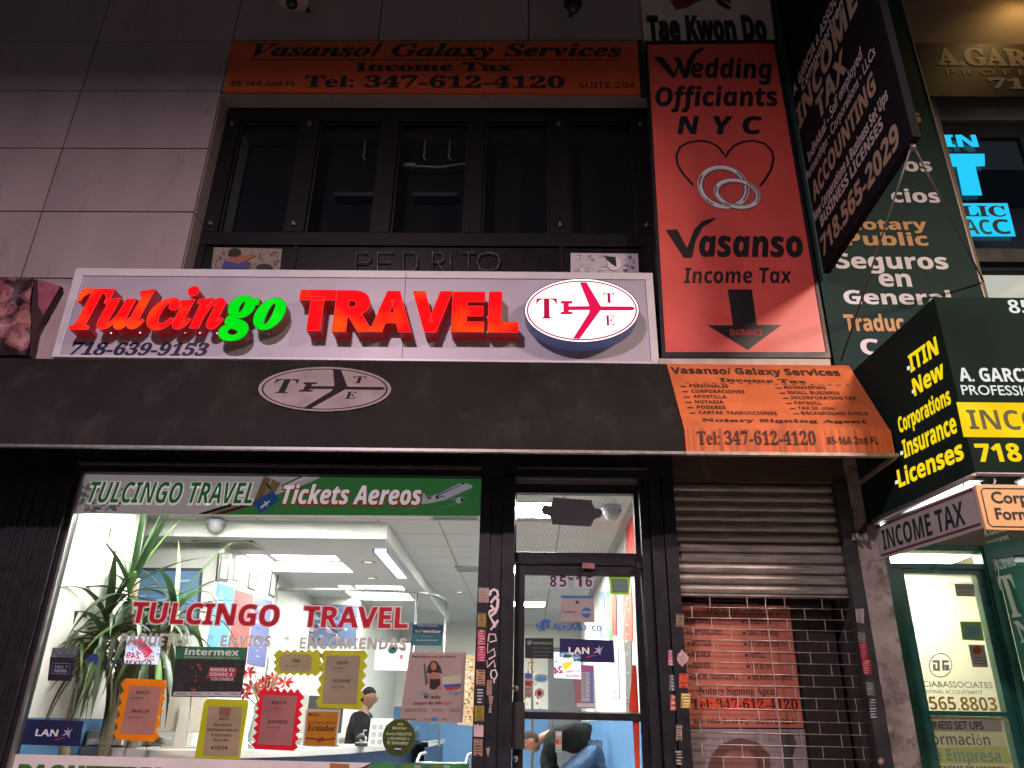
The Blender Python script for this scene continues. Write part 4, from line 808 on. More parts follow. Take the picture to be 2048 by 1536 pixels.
for pp, x0, y0, x1, y1, c, c2, n, lab in ((SR2, 1846, 208, 1912, 318, '8c7c68', '2a2420', 6, 'tan sticker with black print, topmost on the post right of the door'), (SR, 1778, 512, 1852, 645, 'b06a78', 'd8c0c4', 5, 'pink sticker with a blue top on the right post'), (SR, 1788, 722, 1860, 862, '5c5a66', 'b8b4bc', 5, 'grey sticker with a white drawing on the right post'),
        (SR2, 1872, 712, 1946, 836, 'c04c34', '8a2018', 4, 'orange red sticker with a dark square on the right post'), (SR, 1797, 893, 1876, 1032, 'b86058', 'e0b0a8', 3, 'faded red sticker low on the right post'), (SR2, 1886, 880, 1968, 1010, 'a88828', 'e0d8a8', 5, 'yellow sticker with pale lettering on the right post'),
        (SR2, 1846, 1150, 1896, 1288, '9a8c80', '241c1a', 6, 'scratched beige sticker on the right post'), (SR2, 1836, 1368, 1906, 1492, '2e2a2c', 'b0a8a8', 5, 'black and white sticker at the bottom of the right post')):
    stk(pp, rect(x0, y0, x1, y1), c, lab, scrib(x0, y0, x1, y1, c2, n))
stk(SR2, ((1892, 505), (1915, 530), (1950, 570), (1945, 610), (1915, 630), (1900, 655), (1870, 630), (1850, 590), (1860, 545), (1880, 530)), 'b89aa0', 'pale pink flower shaped sticker on the right post', lambda b, pl, K: [ink(b, pl, K((x, y), (x+12, y+2), (x+8, y+9)), M(random.choice(('8a3040', '6a5060', 'd8c8d0'))), .001+.00003*y) for x, y in [(random.uniform(1868, 1925), random.uniform(540, 615)) for _ in range(22)]])
# ================================================================== INSIDE THE TRAVEL AGENCY
FZ, CZ, RX, BY = .2, 3.03, .96, 9.2
tile = mat('floor tile', (.66, .65, .62), .35, .08, 3)
room = thing('room', 'bright cream interior of the travel agency behind the shop window', 'shop interior', (-1.5, 4, FZ)); room['kind'] = 'structure'
B().box(-4.1, RX+.1, .17, BY+.1, FZ-.1, FZ).obj('floor', tile, room)
# tiled ceiling right of the soffit, plain soffit at the left with two light trays
ct = mat('ceiling tile', (.84, .83, .80), .85, .03, 4, bump=.05, bscale=120); cgm = mat('ceiling grid', (.45, .44, .41), .6)
b = B(); tw = .58
troff = [(-.28, .30, .62, 1.2), (-.28, .30, 3.5, 4.08), (-.28, .30, 6.4, 6.98)]
ys = [.17+.58*k for k in range(17)]
for i in range(9):
    x0 = -4.34+i*tw
    for y in ys[:-1]:
        if any(abs(x0+.29-(t[0]+t[1])/2) < .3 and abs(y+.29-(t[2]+t[3])/2) < .3 for t in troff): continue
        if x0 < -4.2: continue
        b.box(x0+.008, x0+tw-.008, y+.008, y+tw-.008, CZ, CZ+.02)
b.obj('ceiling_tile', ct, room)
B().box(-4.1, RX+.1, .17, BY+.1, CZ+.012, CZ+.1).obj('ceiling_grid', cgm, room)
SX0, SX1, SY0, SZ = -4.0, -1.36, 1.45, 2.87
trays = [(-3.0, -2.05, 2.3, 3.25), (-2.45, -1.62, 4.2, 5.4)]
b = B(); b.box(SX0, SX1, SY0, SY0+.03, SZ, CZ-.002); b.box(SX1-.03, SX1, SY0+.03, 8.0, SZ, CZ-.002)
xc = sorted({SX0, SX1-.03, *[t[0] for t in trays], *[t[1] for t in trays]}); yc = sorted({SY0+.03, 8.0, *[t[2] for t in trays], *[t[3] for t in trays]})
for i in range(len(xc)-1):
    for k in range(len(yc)-1):
        mx, my = (xc[i]+xc[i+1])/2, (yc[k]+yc[k+1])/2
        if any(t[0] < mx < t[1] and t[2] < my < t[3] for t in trays): continue
        b.box(xc[i], xc[i+1], yc[k], yc[k+1], SZ, SZ+.02)
for t in trays: b.box(t[0]-.01, t[0], t[2], t[3], SZ+.02, CZ-.01); b.box(t[1], t[1]+.01, t[2], t[3], SZ+.02, CZ-.01); b.box(t[0], t[1], t[3], t[3]+.01, SZ+.02, CZ-.01); b.box(t[0], t[1], t[2]-.01, t[2], SZ+.02, CZ-.01)
b.obj('soffit', white, room)
# walls
blue = mat('blue wainscot', (.10, .24, .46), .5, .05, 3)
b = B()
b.box(-3.75, -3.62, .17, 1.3, 1.25, CZ, cream); b.box(-3.75, -3.62, .17, 1.3, FZ, 1.25, blue); b.box(-4.1, -4.0, 1.3, 2, FZ, CZ, cream); b.box(-4.0, -3.62, 1.28, 1.3, FZ, CZ, cream)
gyw = mat('grey painted wall', (.50, .50, .48), .6, .04, 2)
b.box(-4.0, -3.07, 1.75, 1.8, FZ, CZ, gyw); b.box(-3.07, -3.02, 1.75, 5.2, FZ, CZ, cream); b.box(-3.02, -2.4, 5.2, 5.25, FZ, CZ, cream); b.box(-2.45, -2.4, 5.25, BY, FZ, CZ, cream)
b.box(-2.4, RX, BY, BY+.05, 1.55, CZ, cream); b.box(-2.4, RX, BY, BY+.05, FZ, 1.55, blue); b.box(RX, RX+.05, .17, BY, 1.35, CZ, cream); b.box(RX, RX+.05, .17, BY, FZ, 1.35, blue)
b.obj('wall', None, room)
# lights
def clight(name, lab, x0, x1, y0, y1, z, m, fr=.03):
    t = thing(name, lab, 'ceiling light', ((x0+x1)/2, (y0+y1)/2, z), 'ceiling lights of the agency')
    B().box(x0, x1, y0, y1, z, z+.012).obj('diffuser', m, t)
    f = B()
    for a in ((x0-fr, x0, y0-fr, y1+fr), (x1, x1+fr, y0-fr, y1+fr), (x0, x1, y0-fr, y0), (x0, x1, y1, y1+fr)): f.box(*a, z-.006, z+.012)
    f.obj('frame', whitealu, t)
for k, t in enumerate(troff): clight('ceiling_light', ('square ceiling light seen through the wired pane over the door', 'square ceiling light in the tiles over the bending man', 'square ceiling light far back over the rear door')[k], t[0]+.035, t[1]-.035, t[2]+.035, t[3]-.035, CZ+.0, lamp_white)
clight('ceiling_light', 'long ceiling light close behind the shop window, above the banner', -3.3, -1.4, .4, .85, CZ+.0, lamp_white)
for k, t in enumerate(trays): clight('ceiling_light', ('glowing recess in the soffit nearer the window', 'glowing recess farther back in the soffit above the glass screen')[k], t[0]+.06, t[1]-.06, t[2]+.06, t[3]-.06, CZ-.03, glow('tray lamp', (1, .98, .94), 38), .05)
t = thing('strip_light', 'bluish white strip light along the right edge of the soffit', 'ceiling light', (-1.52, 2.6, SZ)); B().box(-1.55, -1.43, 1.9, 3.4, SZ-.035, SZ-.004).obj('diffuser', glow('blue strip', (.62, .72, 1), 2.2), t); B().box(-1.57, -1.552, 1.88, 3.42, SZ-.04, SZ-.002).box(-1.428, -1.41, 1.88, 3.42, SZ-.04, SZ-.002).obj('housing', whitealu, t)
for k, (x, y) in enumerate(((-2.95, 1.72), (-1.75, 2.6), (-1.9, 3.6), (-1.0, 5.6), (-.75, 7.5))):
    z = SZ if x < -1.4 else CZ
    t = thing('downlight', ('round downlight near the front edge of the soffit', 'round downlight beside the strip light', 'round downlight between the two glowing recesses', 'round downlight in the tiles behind the glass screen', 'farthest round downlight in the tiles')[k], 'downlight', (x, y, z), 'round downlights')
    B().lathe((x, y, z-.006), [(.05, 0), (.075, 0), (.08, .006)], steel).obj('ring', None, t); B().lathe((x, y, z-.004), [(0, 0), (.049, 0)], glow('downlight lens', (1, .95, .85), 5 if k > 2 else 1.2)).obj('lens', None, t)
def vent(lab, x0, x1, y0, y1, z):
    t = thing('ceiling_vent', lab, 'vent', ((x0+x1)/2, (y0+y1)/2, z), 'ceiling vents'); f = B()
    for a in ((x0, x0+.03, y0, y1), (x1-.03, x1, y0, y1), (x0, x1, y0, y0+.03), (x0, x1, y1-.03, y1)): f.box(*a, z-.012, z-.001)
    for k in range(6): yy = y0+.04+k*(y1-y0-.08)/6; f.box(x0+.03, x1-.03, yy, yy+.012, z-.011, z-.003)
    f.obj('frame', mat('vent grey', (.55, .54, .5), .5), t); B().box(x0+.02, x1-.02, y0+.02, y1-.02, z-.004, z-.001).obj('backing', mat('vent dark', (.1, .1, .09), .8), t)
vent('slotted vent in the soffit near the yucca', -3.3, -2.7, 1.6, 2.0, SZ); vent('slotted vent in the tiles near the top right of the window', -.92, -.45, .85, 1.3, CZ); vent('small slotted vent farther back in the tiles', -.9, -.5, 3.6, 3.95, CZ)
for c, lab in (((-3.0, 1.38, SZ+.14), 'dome camera hanging in front of the soffit over the yucca'), ((.72, .75, CZ), 'white dome camera behind the wired pane over the door')):
    t = thing('dome_camera', lab, 'security camera', c); B().lathe(c, [(.09, 0), (.095, -.02), (.09, -.045)], whitealu).obj('base', None, t); B().ball(Vector(c)+Vector((0, 0, -.05)), .08, mat('smoked dome', (.35, .35, .36), .15), 14, 8).obj('dome', None, t)
# pictures, certificates, posters on the walls
pp = PY(1.745)
def art(b, pl):
    ink(b, pl, [(236, 1142), (400, 1142), (390, 1262), (216, 1262)], M('48688a'), .001)
    for k in range(26):
        y = random.uniform(1150, 1255); x = random.uniform(232, 380); ink(b, pl, [(x, y), (x+random.uniform(8, 24), y-1), (x+20, y+3), (x+2, y+4)], M(random.choice(('5c7a98', '6f8aa4', '3c5876', '8598a8', '4a5c6c'))), .0015+.00003*k)
    ink(b, pl, [(228, 1210), (395, 1214), (391, 1262), (217, 1262)], M('55606a'), .0012)
sign('framed_picture', 'dark framed blue seascape on the grey wall behind the yucca', 'picture', pp, [(229, 1135), (406, 1136), (396, 1270), (208, 1270)], .02, M('1c2430', .3), art)
cw = PX(-3.015)
for k, (q, m, lab) in enumerate((([(440, 1105), (465, 1107), (455, 1165), (434, 1161)], '2c2a28', 'dark framed certificate nearest the grey wall'), ([(472, 1113), (500, 1119), (492, 1168), (466, 1163)], '9a968c', 'pale framed certificate second along the wall'), ([(500, 1135), (519, 1141), (511, 1183), (494, 1177)], '3c3a36', 'dark framed certificate third along the wall'), ([(545, 1138), (559, 1144), (549, 1197), (536, 1191)], '1c2a2c', 'black framed certificate at the far end of the wall'))):
    def art(b, pl, q=q):
        cx, cy = sum(p[0] for p in q)/4, sum(p[1] for p in q)/4; ink(b, pl, [(cx+(x-cx)*.60, cy+(y-cy)*.80) for x, y in q], M('e0dcd0'), .004)
        for j in range(3): ink(b, pl, [(cx-4, cy-8+j*7), (cx+4, cy-6+j*7), (cx+4, cy-4.6+j*7), (cx-4, cy-6.6+j*7)], M('a8a49a'), .006)
    sign('framed_certificate', lab, 'certificate', cw, q, .02, M(m, .4), art, 'framed certificates on the wall')
def blot(pal, box, n, s):
    def art(b, pl):
        for k in range(n):
            x = random.uniform(box[0], box[2]-s); y = random.uniform(box[1], box[3]-s); r = random.uniform(s*.3, s); ink(b, pl, [(x, y), (x+r, y+r*.1), (x+r*.9, y+r*.8), (x+r*.1, y+r*.6)], M(random.choice(pal)), .001+.00004*k)
    return art
sign('poster', 'tall pale blue travel poster under the certificates', 'poster', cw, [(435, 1166), (470, 1175), (452, 1320), (412, 1306)], .004, M('5c9ccc'), blot(('7ab4dc', '4a88bc', 'a8cce0', '88b8a8'), (430, 1180, 455, 1300), 22, 10))
sign('poster', 'tall red and pink travel poster next to the blue one', 'poster', cw, [(471, 1179), (508, 1189), (492, 1330), (455, 1318)], .004, M('b04a48'), blot(('c87068', '9a3434', 'd8a090', '5a4a5a'), (472, 1195, 494, 1315), 22, 10))
sign('poster', 'tall violet and blue travel poster by the corner', 'poster', cw, [(510, 1192), (545, 1202), (530, 1335), (494, 1328)], .004, M('5a6090'), blot(('8088b0', '404878', '90b0c8', 'b0a0b0'), (508, 1210, 530, 1325), 22, 9))
sign('poster', 'blue collage poster of people on the screen wall behind the word TRAVEL', 'poster', PY(5.19), [(600, 1208), (715, 1210), (712, 1292), (598, 1290)], .01, M('4a5878'), blot(('8a94b8', 'c0c8dc', '38405c', '9a7078', '6878a8', '20283c'), (600, 1212, 708, 1290), 90, 12))
sign('wall_panel', 'patterned red and gold wall hanging right of the counter', 'wall hanging', PY(5.6), [(925, 1310), (955, 1311), (950, 1452), (915, 1450)], .02, M('b09a78'), blot(('b0402c', 'd8c8a0', '6a4a2c', 'e4d8b8', '8a6a3a'), (922, 1314, 950, 1448), 110, 6))
# glass screen with rail
t = thing('glass_screen', 'glass screen with a metal top rail behind the counter', 'screen', (-2.1, 3.5, FZ))
rp = [P(556, 1178, 3.5), P(700, 1179, 3.5), P(835, 1184, 3.5), P(872, 1190, 4.1), P(893, 1200, 4.9)]
B().tube(rp, .02, steel).obj('rail', None, t)
for k in range(len(rp)-1):
    a, c = rp[k], rp[k+1]; b = B(); b.add([(a.x, a.y, a.z), (c.x, c.y, c.z), (c.x, c.y, 1.05), (a.x, a.y, 1.05)], [(0, 1, 2, 3)]); b.obj('pane', glassmat('screen glass', (.93, .96, .95), .05), t)
for p in (rp[0], rp[2], rp[4]): B().tube([p, (p.x, p.y, 1.0)], .014, steel).obj('post', None, t)
# counter
t = thing('counter', 'long white curved service counter with a dark front', 'counter', (-2.2, 1.4, FZ))
oq = [PZ(1.04).at(q) for q in ((100, 1491), (200, 1495), (300, 1499), (450, 1501), (600, 1498), (700, 1494), (800, 1487), (850, 1482), (890, 1478))]+[Vector((-1.33, 5.6, 1)), Vector((-1.42, 5.85, 1)), Vector((-1.6, 5.95, 1)), Vector((-1.85, 5.9, 1)), Vector((-2.0, 5.6, 1))]
bk = [Vector((-2.1, 3.5, 1)), Vector((-2.5, 2.3, 1)), Vector((-3.0, 1.72, 1)), Vector((-3.6, 1.7, 1))]
b = B(); b.prism([(p.x, p.y, 1.04) for p in oq+bk], (0, 0, -.06)); b.obj('top', mat('white laminate', (.72, .71, .68), .3, .04, 3), t, .004)
cen = Vector((-2.6, 2.6, 1)); b = B(); ff = [p+(cen-p).normalized()*.09 for p in oq]
b.add([(p.x, p.y, .979) for p in ff]+[(p.x, p.y, FZ) for p in ff], [(i, i+1, len(ff)+i+1, len(ff)+i) for i in range(len(ff)-1)]); b.obj('front', mat('navy laminate', (.025, .035, .07), .35), t)
B().box(-3.62, -2.6, .75, 1.1, .955, .979).obj('shelf', steel, t)
# things on the counter
def monitor(lab, x, y, w, h, z, yaw, c, back=True):
    t = thing('monitor', lab, 'monitor', (x, y, z), 'computer monitors on the counter'); m = M(c, .4); R = Matrix.Rotation(yaw, 4, 'Z')
    def T(o): o.data.transform(Matrix.Translation((x, y, z)) @ R)
    T(B().box(-w/2, w/2, -.02, .02, .12, .12+h).obj('panel', m, t, .006)); T(B().box(-.04, .04, -.06, -.021, .0, .12+h*.55).obj('stand', M('c8c6be' if c > 'a' else '3a3a3e', .4), t)); T(B().box(-.14, .14, -.09, .09, 0, .012).obj('foot', m, t))
monitor('white monitor seen from behind, left of the lime framed card', -2.88, 1.15, .44, .36, 1.04, .25, 'c4c0b4'); monitor('black monitor seen from behind at the left end of the counter', -3.34, 1.45, .46, .3, 1.04, -.1, '24262a'); monitor('black monitor behind the Ecuador card', -2.02, 2.5, .42, .34, 1.04, .9, '2a2c30')
monitor('pale monitor behind the lime card of Quito', -2.35, 2.2, .42, .36, 1.04, .3, 'b8b6b0')
t = thing('printer', 'grey and white printer at the left end of the counter', 'printer', (-3.42, .95, .95)); B().box(-3.6, -3.24, 1.0, 1.26, 1.041, 1.17).obj('body', M('8c8c8a', .5), t, .01); B().box(-3.56, -3.28, .96, 1.0, 1.06, 1.1).obj('tray', M('d0cec6', .5), t); B().box(-3.52, -3.3, 1.04, 1.2, 1.171, 1.2).obj('lid', M('b8b6b0', .5), t, .006)
t = thing('telephone', 'black desk telephone behind the Ecuador card', 'telephone', (-1.62, 2.9, 1.0)); B().prism([(-1.75, 2.75, 1.04), (-1.5, 2.75, 1.04), (-1.5, 2.75, 1.08), (-1.75, 2.75, 1.08)], (0, .2, 0)).obj('base', M('16181a', .35), t, .01); B().tube([(-1.72, 2.74, 1.12), (-1.7, 2.85, 1.14), (-1.7, 2.95, 1.11)], .025, M('16181a', .35)).obj('handset', None, t)
cp = P(763, 1465, 2.2)
t = thing('calendar', 'white desk calendar sheet standing on the counter', 'calendar', (cp.x, 2.2, 1.0)); o = slab(PY(2.2), [(742, 1436), (786, 1437), (780, 1494), (735, 1493)], .01, M('d8d6d0'), 'sheet', t); b = B()
for i in range(3):
    for j in range(3): ink(b, PY(2.2), [(745+i*13-j*1.5, 1449+j*15), (754+i*13-j*1.5, 1449+j*15), (753+i*13-j*1.5, 1459+j*15), (744+i*13-j*1.5, 1459+j*15)], M('a8a8ac'), .002)
b.obj('print', None, o)
for k, (x, y, c, h, lab) in enumerate(((725, 1492, 'd8dcd4', .13, 'small clear pump bottle beside the calendar'), (833, 1478, '40484c', .16, 'dark cup with pens near the right end of the counter'), (868, 1476, 'b0402c', .12, 'small red and yellow ornament on the counter end'))):
    p = PZ(1.04).at((x, y)); t = thing(('pump_bottle', 'pen_cup', 'ornament')[k], lab, ('bottle', 'cup', 'ornament')[k], p)
    B().lathe(p, [(0, 0), (.035, 0), (.037, h*.6), (.03, h*.7), (.014, h*.75), (.014, h*.85)]).obj('body', M(c, .3), t); B().tube([p+Vector((0, 0, h*.8)), p+Vector((0, 0, h*1.15)), p+Vector((.03, 0, h*1.15))], .006).obj('spout' if k == 0 else 'stem', M('e0d8a0' if k == 2 else 'c8c8c8', .4), t)
for k, (px, py, lab) in enumerate(((575, 1489, 'stack of white papers on the counter right of the magenta card'), (300, 1492, 'stack of papers on the counter below the Mexico card'), (690, 1487, 'low pile of forms on the counter before the clerk'))):
    p = PZ(1.04).at((px, py)); b = B()
    for j in range(9): a = random.uniform(-.25, .25); R_ = Matrix.Rotation(a, 3, 'Z'); b.prism([p+R_ @ Vector((x, y, 0))+Vector((0, .12, .001+.008*j)) for x, y in ((-.1, -.07), (.1, -.07), (.1, .07), (-.1, .07))], (0, 0, .006))
    tag(b.obj('paper_stack', M('d0cec8', .7)), lab, 'papers', 'paper stacks on the counter')
t = thing('vase', 'glass vase of red poinsettia behind the magenta card', 'vase', (-2.3, 1.35, 1.0)); c = Vector((-2.3, 1.35, 1.04))
B().lathe(c, [(0, 0), (.07, 0), (.085, .1), (.06, .28), (.075, .34)]).obj('body', glassmat('vase glass', (.75, .8, .78), .1), t)
st = B(); fl = B()
for k in range(16):
    a = random.uniform(0, 6.28); e = c+Vector((math.cos(a)*random.uniform(.05, .22), math.sin(a)*.15, random.uniform(.42, .7))); st.tube([c+Vector((0, 0, .05)), c+Vector((0, 0, .3)), e], .005)
    if k % 2 == 0:
        for j in range(7):
            d = Vector((math.cos(j*.9), random.uniform(-.7, .7), math.sin(j*.9)*.7)); s = d.cross(Vector((0, 1, 0))).normalized()*.016; fl.add([e, e+d*.045+s, e+d*.09, e+d*.045-s], [(0, 1, 2, 3)])
st.obj('stem', M('3c4a2c'), t); fl.obj('flower', M('8c0c12'), t)
# yucca in front of the window
t = thing('yucca', 'tall potted yucca with drooping sword leaves at the left of the window', 'plant', (-3.5, .75, FZ))
bark = mat('yucca bark', (.30, .25, .18), .9, .4, 30, stretch=(1, 1, 3), bump=.6, bscale=50)
canes = [[(-3.5, .8, .45), (-3.76, .72, 1.1), (-3.80, .72, 1.55), (-3.72, .74, 1.9)], [(-3.42, .8, .45), (-3.62, .7, 1.1), (-3.66, .7, 1.5), (-3.5, .74, 2.0)], [(-3.35, .8, .45), (-3.32, .8, 1.4), (-3.36, .78, 2.35)], [(-3.3, .85, .45), (-3.08, .85, 1.3), (-2.98, .82, 2.1)]]
for c in canes: B().tube(c, [.05, .042, .04, .035][:len(c)], bark, 10).obj('trunk', None, t)
lf = mat('yucca leaf', (.022, .052, .018), .45, .3, 5, island=.4, trans=.12); lf2 = mat('pale yucca leaf', (.09, .19, .04), .45, .3, 5, island=.4, trans=.2)  # second material is a lighter green for scattered leaves
def leaf(b, c, az, el, L, w, droop, m):
    pts = []; d = Vector((math.cos(az)*math.cos(el), math.sin(az)*math.cos(el), math.sin(el))); p = Vector(c); n = 9
    vs = []; 
    for i in range(n+1):
        s = i/n; wd = w*(math.sin(PI*min(1, s*.75+.2))**.7)*(1-s**3)+.0015; sd = d.cross(Vector((0, 0, 1))); sd = sd.normalized() if sd.length > .05 else Vector((1, 0, 0)); nn = sd.cross(d)
        vs += [p-sd*wd+nn*wd*.35, p, p+sd*wd+nn*wd*.35]; d = (d+Vector((0, 0, -droop/n))).normalized(); p = p+d*(L/n)
        p.y = max(.13, p.y)
    b.add(vs, [f for i in range(n) for f in ((3*i, 3*i+1, 3*i+4, 3*i+3), (3*i+1, 3*i+2, 3*i+5, 3*i+4))], m, True)
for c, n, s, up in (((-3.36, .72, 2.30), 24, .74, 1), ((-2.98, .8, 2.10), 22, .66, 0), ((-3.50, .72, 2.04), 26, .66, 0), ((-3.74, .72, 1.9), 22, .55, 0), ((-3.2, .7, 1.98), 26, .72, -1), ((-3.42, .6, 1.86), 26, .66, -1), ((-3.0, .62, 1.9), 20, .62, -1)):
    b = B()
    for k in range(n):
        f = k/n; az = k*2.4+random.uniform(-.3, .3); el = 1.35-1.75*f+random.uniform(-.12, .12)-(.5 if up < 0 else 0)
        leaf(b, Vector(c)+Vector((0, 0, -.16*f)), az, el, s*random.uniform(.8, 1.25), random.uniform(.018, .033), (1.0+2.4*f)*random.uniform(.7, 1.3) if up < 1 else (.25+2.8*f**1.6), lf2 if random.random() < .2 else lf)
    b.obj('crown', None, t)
B().lathe((-3.42, .8, FZ), [(0, 0), (.18, 0), (.22, .3), (.23, .32), (.2, .32), (.19, .27), (0, .27)]).obj('pot', M('4a3a30', .6), t)
# rear door, price board, posters along the right wall
t = thing('rear_door', 'grey door at the back of the agency beside the price board', 'door', (.75, BY-.1, FZ)); B().box(.38, .94, BY-.09, BY-.02, FZ, 2.6).obj('leaf', mat('grey door paint', (.13, .14, .15), .5), t); B().tube([(.44, BY-.14, 1.25), (.44, BY-.14, 1.5)], .015, steel).obj('handle', None, t)
def art(b, pl):
    K = K6b; ink(b, pl, K((1035, 650), (1195, 655), (1205, 960), (1035, 955)), M('8a7c88'), .001); ink(b, pl, K((1035, 640), (1195, 650), (1196, 700), (1036, 700)), M('7a2060'), .0014); ink(b, pl, K((1105, 700), (1135, 700), (1140, 958), (1110, 958)), M('4a4a80'), .0016); ink(b, pl, K((975, 650), (1030, 650), (1032, 960), (990, 960)), M('6a3038'), .0012)
    for k in range(7):
        y = 718+k*36; ink(b, pl, K((1035, y+18), (1200, y+20), (1200, y+23), (1035, y+21)), M('2c2430'), .002)
        if k < 6: write(b, pl, '10', 'serif', *K((1042, y+12), (1072, y+12), (1042, y-10)), ink_black, .002); ink(b, pl, K((1145, y-6), (1155, y-7), (1158, y+8), (1146, y+9)), ink_black, .002)
    ink(b, pl, K((995, 965), (1208, 968), (1208, 1002), (996, 1000)), M('a08c90'), .0014)
sign('price_board', 'framed price board with a column of tens hanging at the back, above the bending man', 'board', PY(6.0), K6b((968, 640), (1205, 645), (1214, 1012), (985, 1008)), .04, M('4a3c44'), art)
wp = PX(.95); GW = 'posters along the right wall of the agency'
for x0, x1, yt, yb, c, pal, lab in ((1198, 1208, 1190, 1275, '7a8ca8', ('9aa8c0', '5c7094'), 'narrow bluish poster farthest along the right wall'), (1211, 1222, 1188, 1290, '4a9a50', ('e0e0dc', '2c7a3a'), 'green and white poster on the right wall'), (1222, 1231, 1190, 1270, 'b02c28', ('c84a40', '8a1c1c'), 'narrow red poster on the right wall'), (1234, 1246, 1186, 1300, 'c8c4ba', ('a09c94', 'e0dcd0'), 'off-white poster on the right wall'), (1249, 1263, 1180, 1280, 'd84c28', ('f0a080', 'e8e0d8', 'c03018'), 'orange and white poster nearest the door on the right wall'), (1216, 1236, 1310, 1395, 'd8d8d4', ('8a9298', 'b8bcc0', '586068'), 'pale framed notice low on the right wall'), (1250, 1262, 1290, 1430, '6a6a66', ('a8a49c', '3c3c3c'), 'grey strip poster low on the right wall')):
    sign('poster', lab, 'poster', wp, [(x0, yt-4), (x1, yt+(x1-x0)*-.9), (x1+2, yb+2), (x0+2, yb)], .004, M(c), blot(pal, (x0+1, yt, x1-1, yb-4), 14, 5), GW)
tag(slab(wp, [(1251, 995), (1267, 975), (1268, 1108), (1252, 1108)], .004, M('c02a24'), 'poster'), 'red poster high on the right wall behind the wired pane', 'poster', GW)
t = thing('artificial_tree', 'small decorated branch with pale ornaments left of the rear door', 'decoration', (-.2, 5, FZ)); c = P(1063, 1400, 5)
b = B(); tw_ = B()
tw_.tube([(c.x, 5, FZ), (c.x+.02, 5, 1.0), (c.x, 5, c.z+.55)], .015)
for k in range(45):
    h = random.uniform(0, 1); r = .12*(1-h)+.03; a = random.uniform(0, 6.28); b.ball((c.x+math.cos(a)*r, 5+math.sin(a)*r, c.z-.25+h*.75), random.uniform(.008, .018), M(random.choice(('8a6a4a', 'c8b89a', '6a5238', 'a89878'))), 6, 4)
b.obj('crown', None, t); tw_.obj('trunk', M('4a3a2c'), t)
t = thing('chair', 'chrome framed chair below the right end of the counter', 'chair', (-.75, 1.6, FZ)); fr2 = B()
for s in (0, .42): fr2.tube([(-.95+s, 1.5, FZ), (-.95+s, 1.5, .62), (-.95+s, 1.52, .95), (-.93+s, 1.6, 1.02), (-.92+s, 1.9, 1.02)], .013, steel)
fr2.tube([(-.95, 1.52, .95), (-.53, 1.52, .95)], .013, steel); fr2.obj('frame', None, t); B().box(-.95, -.52, 1.5, 1.95, .62, .68).obj('seat', M('16181c'), t, .01)

# ---------------- people
def skin_obj(name, chain, m, parent, sub=2, folds=0):
    """One continuous surface grown over a skeleton: chain = {joint: (position, radius, parent joint)}."""
    ks = list(chain); me = bpy.data.meshes.new(name); me.from_pydata([chain[k][0] for k in ks], [(ks.index(chain[k][2]), i) for i, k in enumerate(ks) if chain[k][2]], [])
    me.materials.append(m); o = bpy.data.objects.new(name, me); COL.objects.link(o)
    sm = o.modifiers.new('skin', 'SKIN'); sm.use_smooth_shade = True
    for i, k in enumerate(ks):
        r = chain[k][1]; me.skin_vertices[0].data[i].radius = r if isinstance(r, tuple) else (r, r); me.skin_vertices[0].data[i].use_root = chain[k][2] is None
    su = o.modifiers.new('subdivision', 'SUBSURF'); su.levels = su.render_levels = sub
    if folds:                                           # creases of the cloth
        tx = bpy.data.textures.get('cloth folds') or bpy.data.textures.new('cloth folds', 'CLOUDS'); tx.noise_scale = .11; tx.noise_depth = 3
        dm = o.modifiers.new('folds', 'DISPLACE'); dm.texture = tx; dm.strength = folds; dm.mid_level = .5; dm.texture_coords = 'GLOBAL'
    adopt(o, parent); return o
def hand(ch, wrist, d, up, j, n):
    """Palm and five fingers grown from a wrist joint; d points along the hand, up across the palm."""
    d = Vector(d).normalized(); u = Vector(up).normalized(); w_ = Vector(wrist); ch['palm'+n] = (w_+d*.05, (.036, .02), j)
    nrm = d.cross(u)
    for k, L in enumerate((.062, .072, .068, .052)):
        base = w_+d*.085+u*(.033-.022*k); ch[f'kn{k}{n}'] = (base, .011, 'palm'+n); ch[f'fm{k}{n}'] = (base+d*L*.5+nrm*.008, .009, f'kn{k}{n}'); ch[f'ft{k}{n}'] = (base+d*L*.85+nrm*.028, .007, f'fm{k}{n}')
    ch['th0'+n] = (w_+d*.035+u*.042, .012, 'palm'+n); ch['th1'+n] = (w_+d*.075+u*.06+nrm*.012, .009, 'th0'+n)
